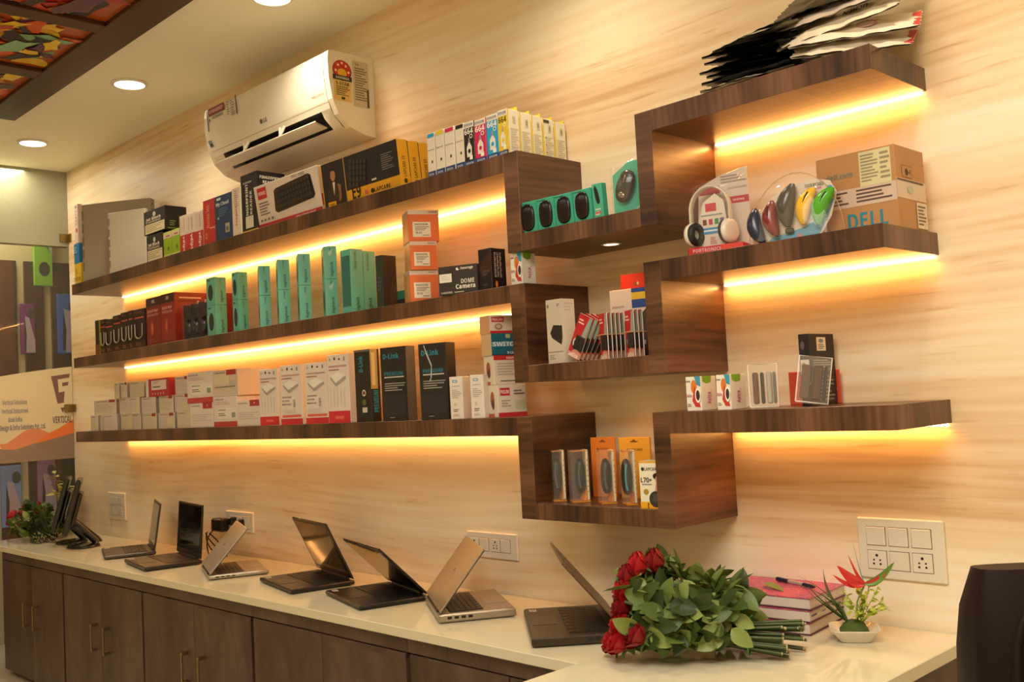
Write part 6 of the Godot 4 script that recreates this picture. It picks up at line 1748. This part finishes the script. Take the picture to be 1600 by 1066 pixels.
func plates() -> void:
	var six := []
	for j in 2:
		for i in 3:
			six.append(["o" if j == 0 and i != 1 else "s", 0.225 + i * 0.262, 0.31 + j * 0.39, 0.232, 0.315])
	plate("large six-module white switch plate right of the plant", 0.645, 0.858, 0.872, 1.019, six)
	plate("wide white socket plate behind the thicker silver laptop", -0.812, -0.56, 0.815, 0.903, [["o", 0.17, 0.52, 0.18, 0.52], ["s", 0.36, 0.52, 0.18, 0.52], ["o", 0.585, 0.52, 0.18, 0.52], ["s", 0.78, 0.52, 0.18, 0.52]])
	plate("white socket plate with the black charger plugged in", -2.515, -2.266, 0.806, 0.9, [["o", 0.3, 0.5, 0.2, 0.6], ["o", 0.52, 0.5, 0.2, 0.6], ["s", 0.78, 0.5, 0.26, 0.64]])
	plate("white switch plate at the glass end of the counter", -3.862, -3.632, 0.798, 0.946, [["s", 0.27, 0.7, 0.24, 0.3], ["s", 0.52, 0.7, 0.24, 0.3], ["s", 0.77, 0.7, 0.2, 0.3], ["o", 0.27, 0.32, 0.24, 0.3], ["s", 0.52, 0.32, 0.24, 0.3], ["o", 0.77, 0.32, 0.2, 0.3]])

# ---------- office chair at the lower right
func chair() -> void:
	var t := thing("office_chair", "high-backed dark brown leather office chair at the right edge", "chair", Vector3(1.62, 0, 0.908), 40)
	var lea := mat("brown_leather", "1a0d09", 0.55)
	lea.rim_enabled = true
	lea.rim = 0.1
	lea.metallic_specular = 0.25
	var dark := mat("chair_black", "14100d", 0.4)
	var back := MB.new()
	back.xf = Transform3D(Basis(Vector3.RIGHT, -0.05), Vector3(0, 0.425, -0.17))
	var rows := []
	for i in 13:
		var u := i / 12.0
		var hh := 0.665 * u
		var hwid := lerpf(0.265, 0.29, sin(u * PI * 0.6)) * (1.0 - 0.07 * pow(u, 12.0))
		var th := 0.075 * (1.0 - 0.5 * pow(u, 14.0)) * (0.6 if i == 0 else 1.0)
		var ring := []
		for q in 28:
			var a := TAU * q / 28
			var dx := signf(cos(a)) * pow(absf(cos(a)), 0.35) * hwid
			var dz := signf(sin(a)) * pow(absf(sin(a)), 0.45) * th
			ring.append(Vector3(dx, hh, -dz - 0.03 * sin(u * PI)))
		rows.append(ring)
	back.grid(rows, true)
	back.fan(rows[0], Vector3.DOWN)
	back.fan(rows[-1], Vector3.UP)
	obj("backrest", back, lea, t)
	var pad := MB.new()
	pad.xf = back.xf
	for k in 3:
		var y0 := 0.06 + k * 0.195
		pad.box(Vector3(0, y0 + 0.095, 0.043), Vector3(0.42, 0.185, 0.06), 0.03)
	obj("back_cushions", pad, lea, t)
	var pipe := []
	var p2 := MB.new()
	p2.xf = back.xf
	for i in 33:
		var a := TAU * i / 32
		pipe.append(Vector3(signf(cos(a)) * pow(absf(cos(a)), 0.3) * 0.245, 0.35 + signf(sin(a)) * pow(absf(sin(a)), 0.3) * 0.292, 0.052))
	p2.tube(pipe, 0.006, 6, false)
	obj("piping", p2, lea, t)
	var seat := MB.new()
	seat.box(Vector3(0, 0.4, 0.06), Vector3(0.52, 0.1, 0.5), 0.045)
	obj("seat", seat, lea, t)
	for s in [-1, 1]:
		var arm := MB.new()
		arm.tube([Vector3(s * 0.29, 0.43, -0.06), Vector3(s * 0.32, 0.5, -0.08), Vector3(s * 0.32, 0.62, -0.06), Vector3(s * 0.32, 0.65, 0.0), Vector3(s * 0.32, 0.65, 0.2)], 0.018, 8)
		arm.box(Vector3(s * 0.32, 0.672, 0.08), Vector3(0.06, 0.03, 0.26), 0.012)
		obj("armrest", arm, dark, t)
	obj("gas_lift", MB.new().tube([Vector3(0, 0.1, 0), Vector3(0, 0.38, 0)], [0.035, 0.025], 14), dark, t)
	for k in 5:
		var a := TAU * k / 5
		var d := Vector3(cos(a), 0, sin(a))
		var leg := obj("leg", MB.new().tube([Vector3(0, 0.11, 0), d * 0.15 + Vector3(0, 0.1, 0), d * 0.3 + Vector3(0, 0.07, 0)], [0.03, 0.024, 0.018], 8), dark, t)
		var c := MB.new()
		c.xf = Transform3D(Basis(Vector3.UP, -a + 0.6), d * 0.3)
		c.tube([Vector3(0, 0.028, -0.02), Vector3(0, 0.028, -0.006)], 0.028, 14)
		c.tube([Vector3(0, 0.028, 0.006), Vector3(0, 0.028, 0.02)], 0.028, 14)
		c.tube([Vector3(0, 0.03, 0), Vector3(0, 0.07, 0)], 0.008, 8)
		obj("caster", c, dark, leg)
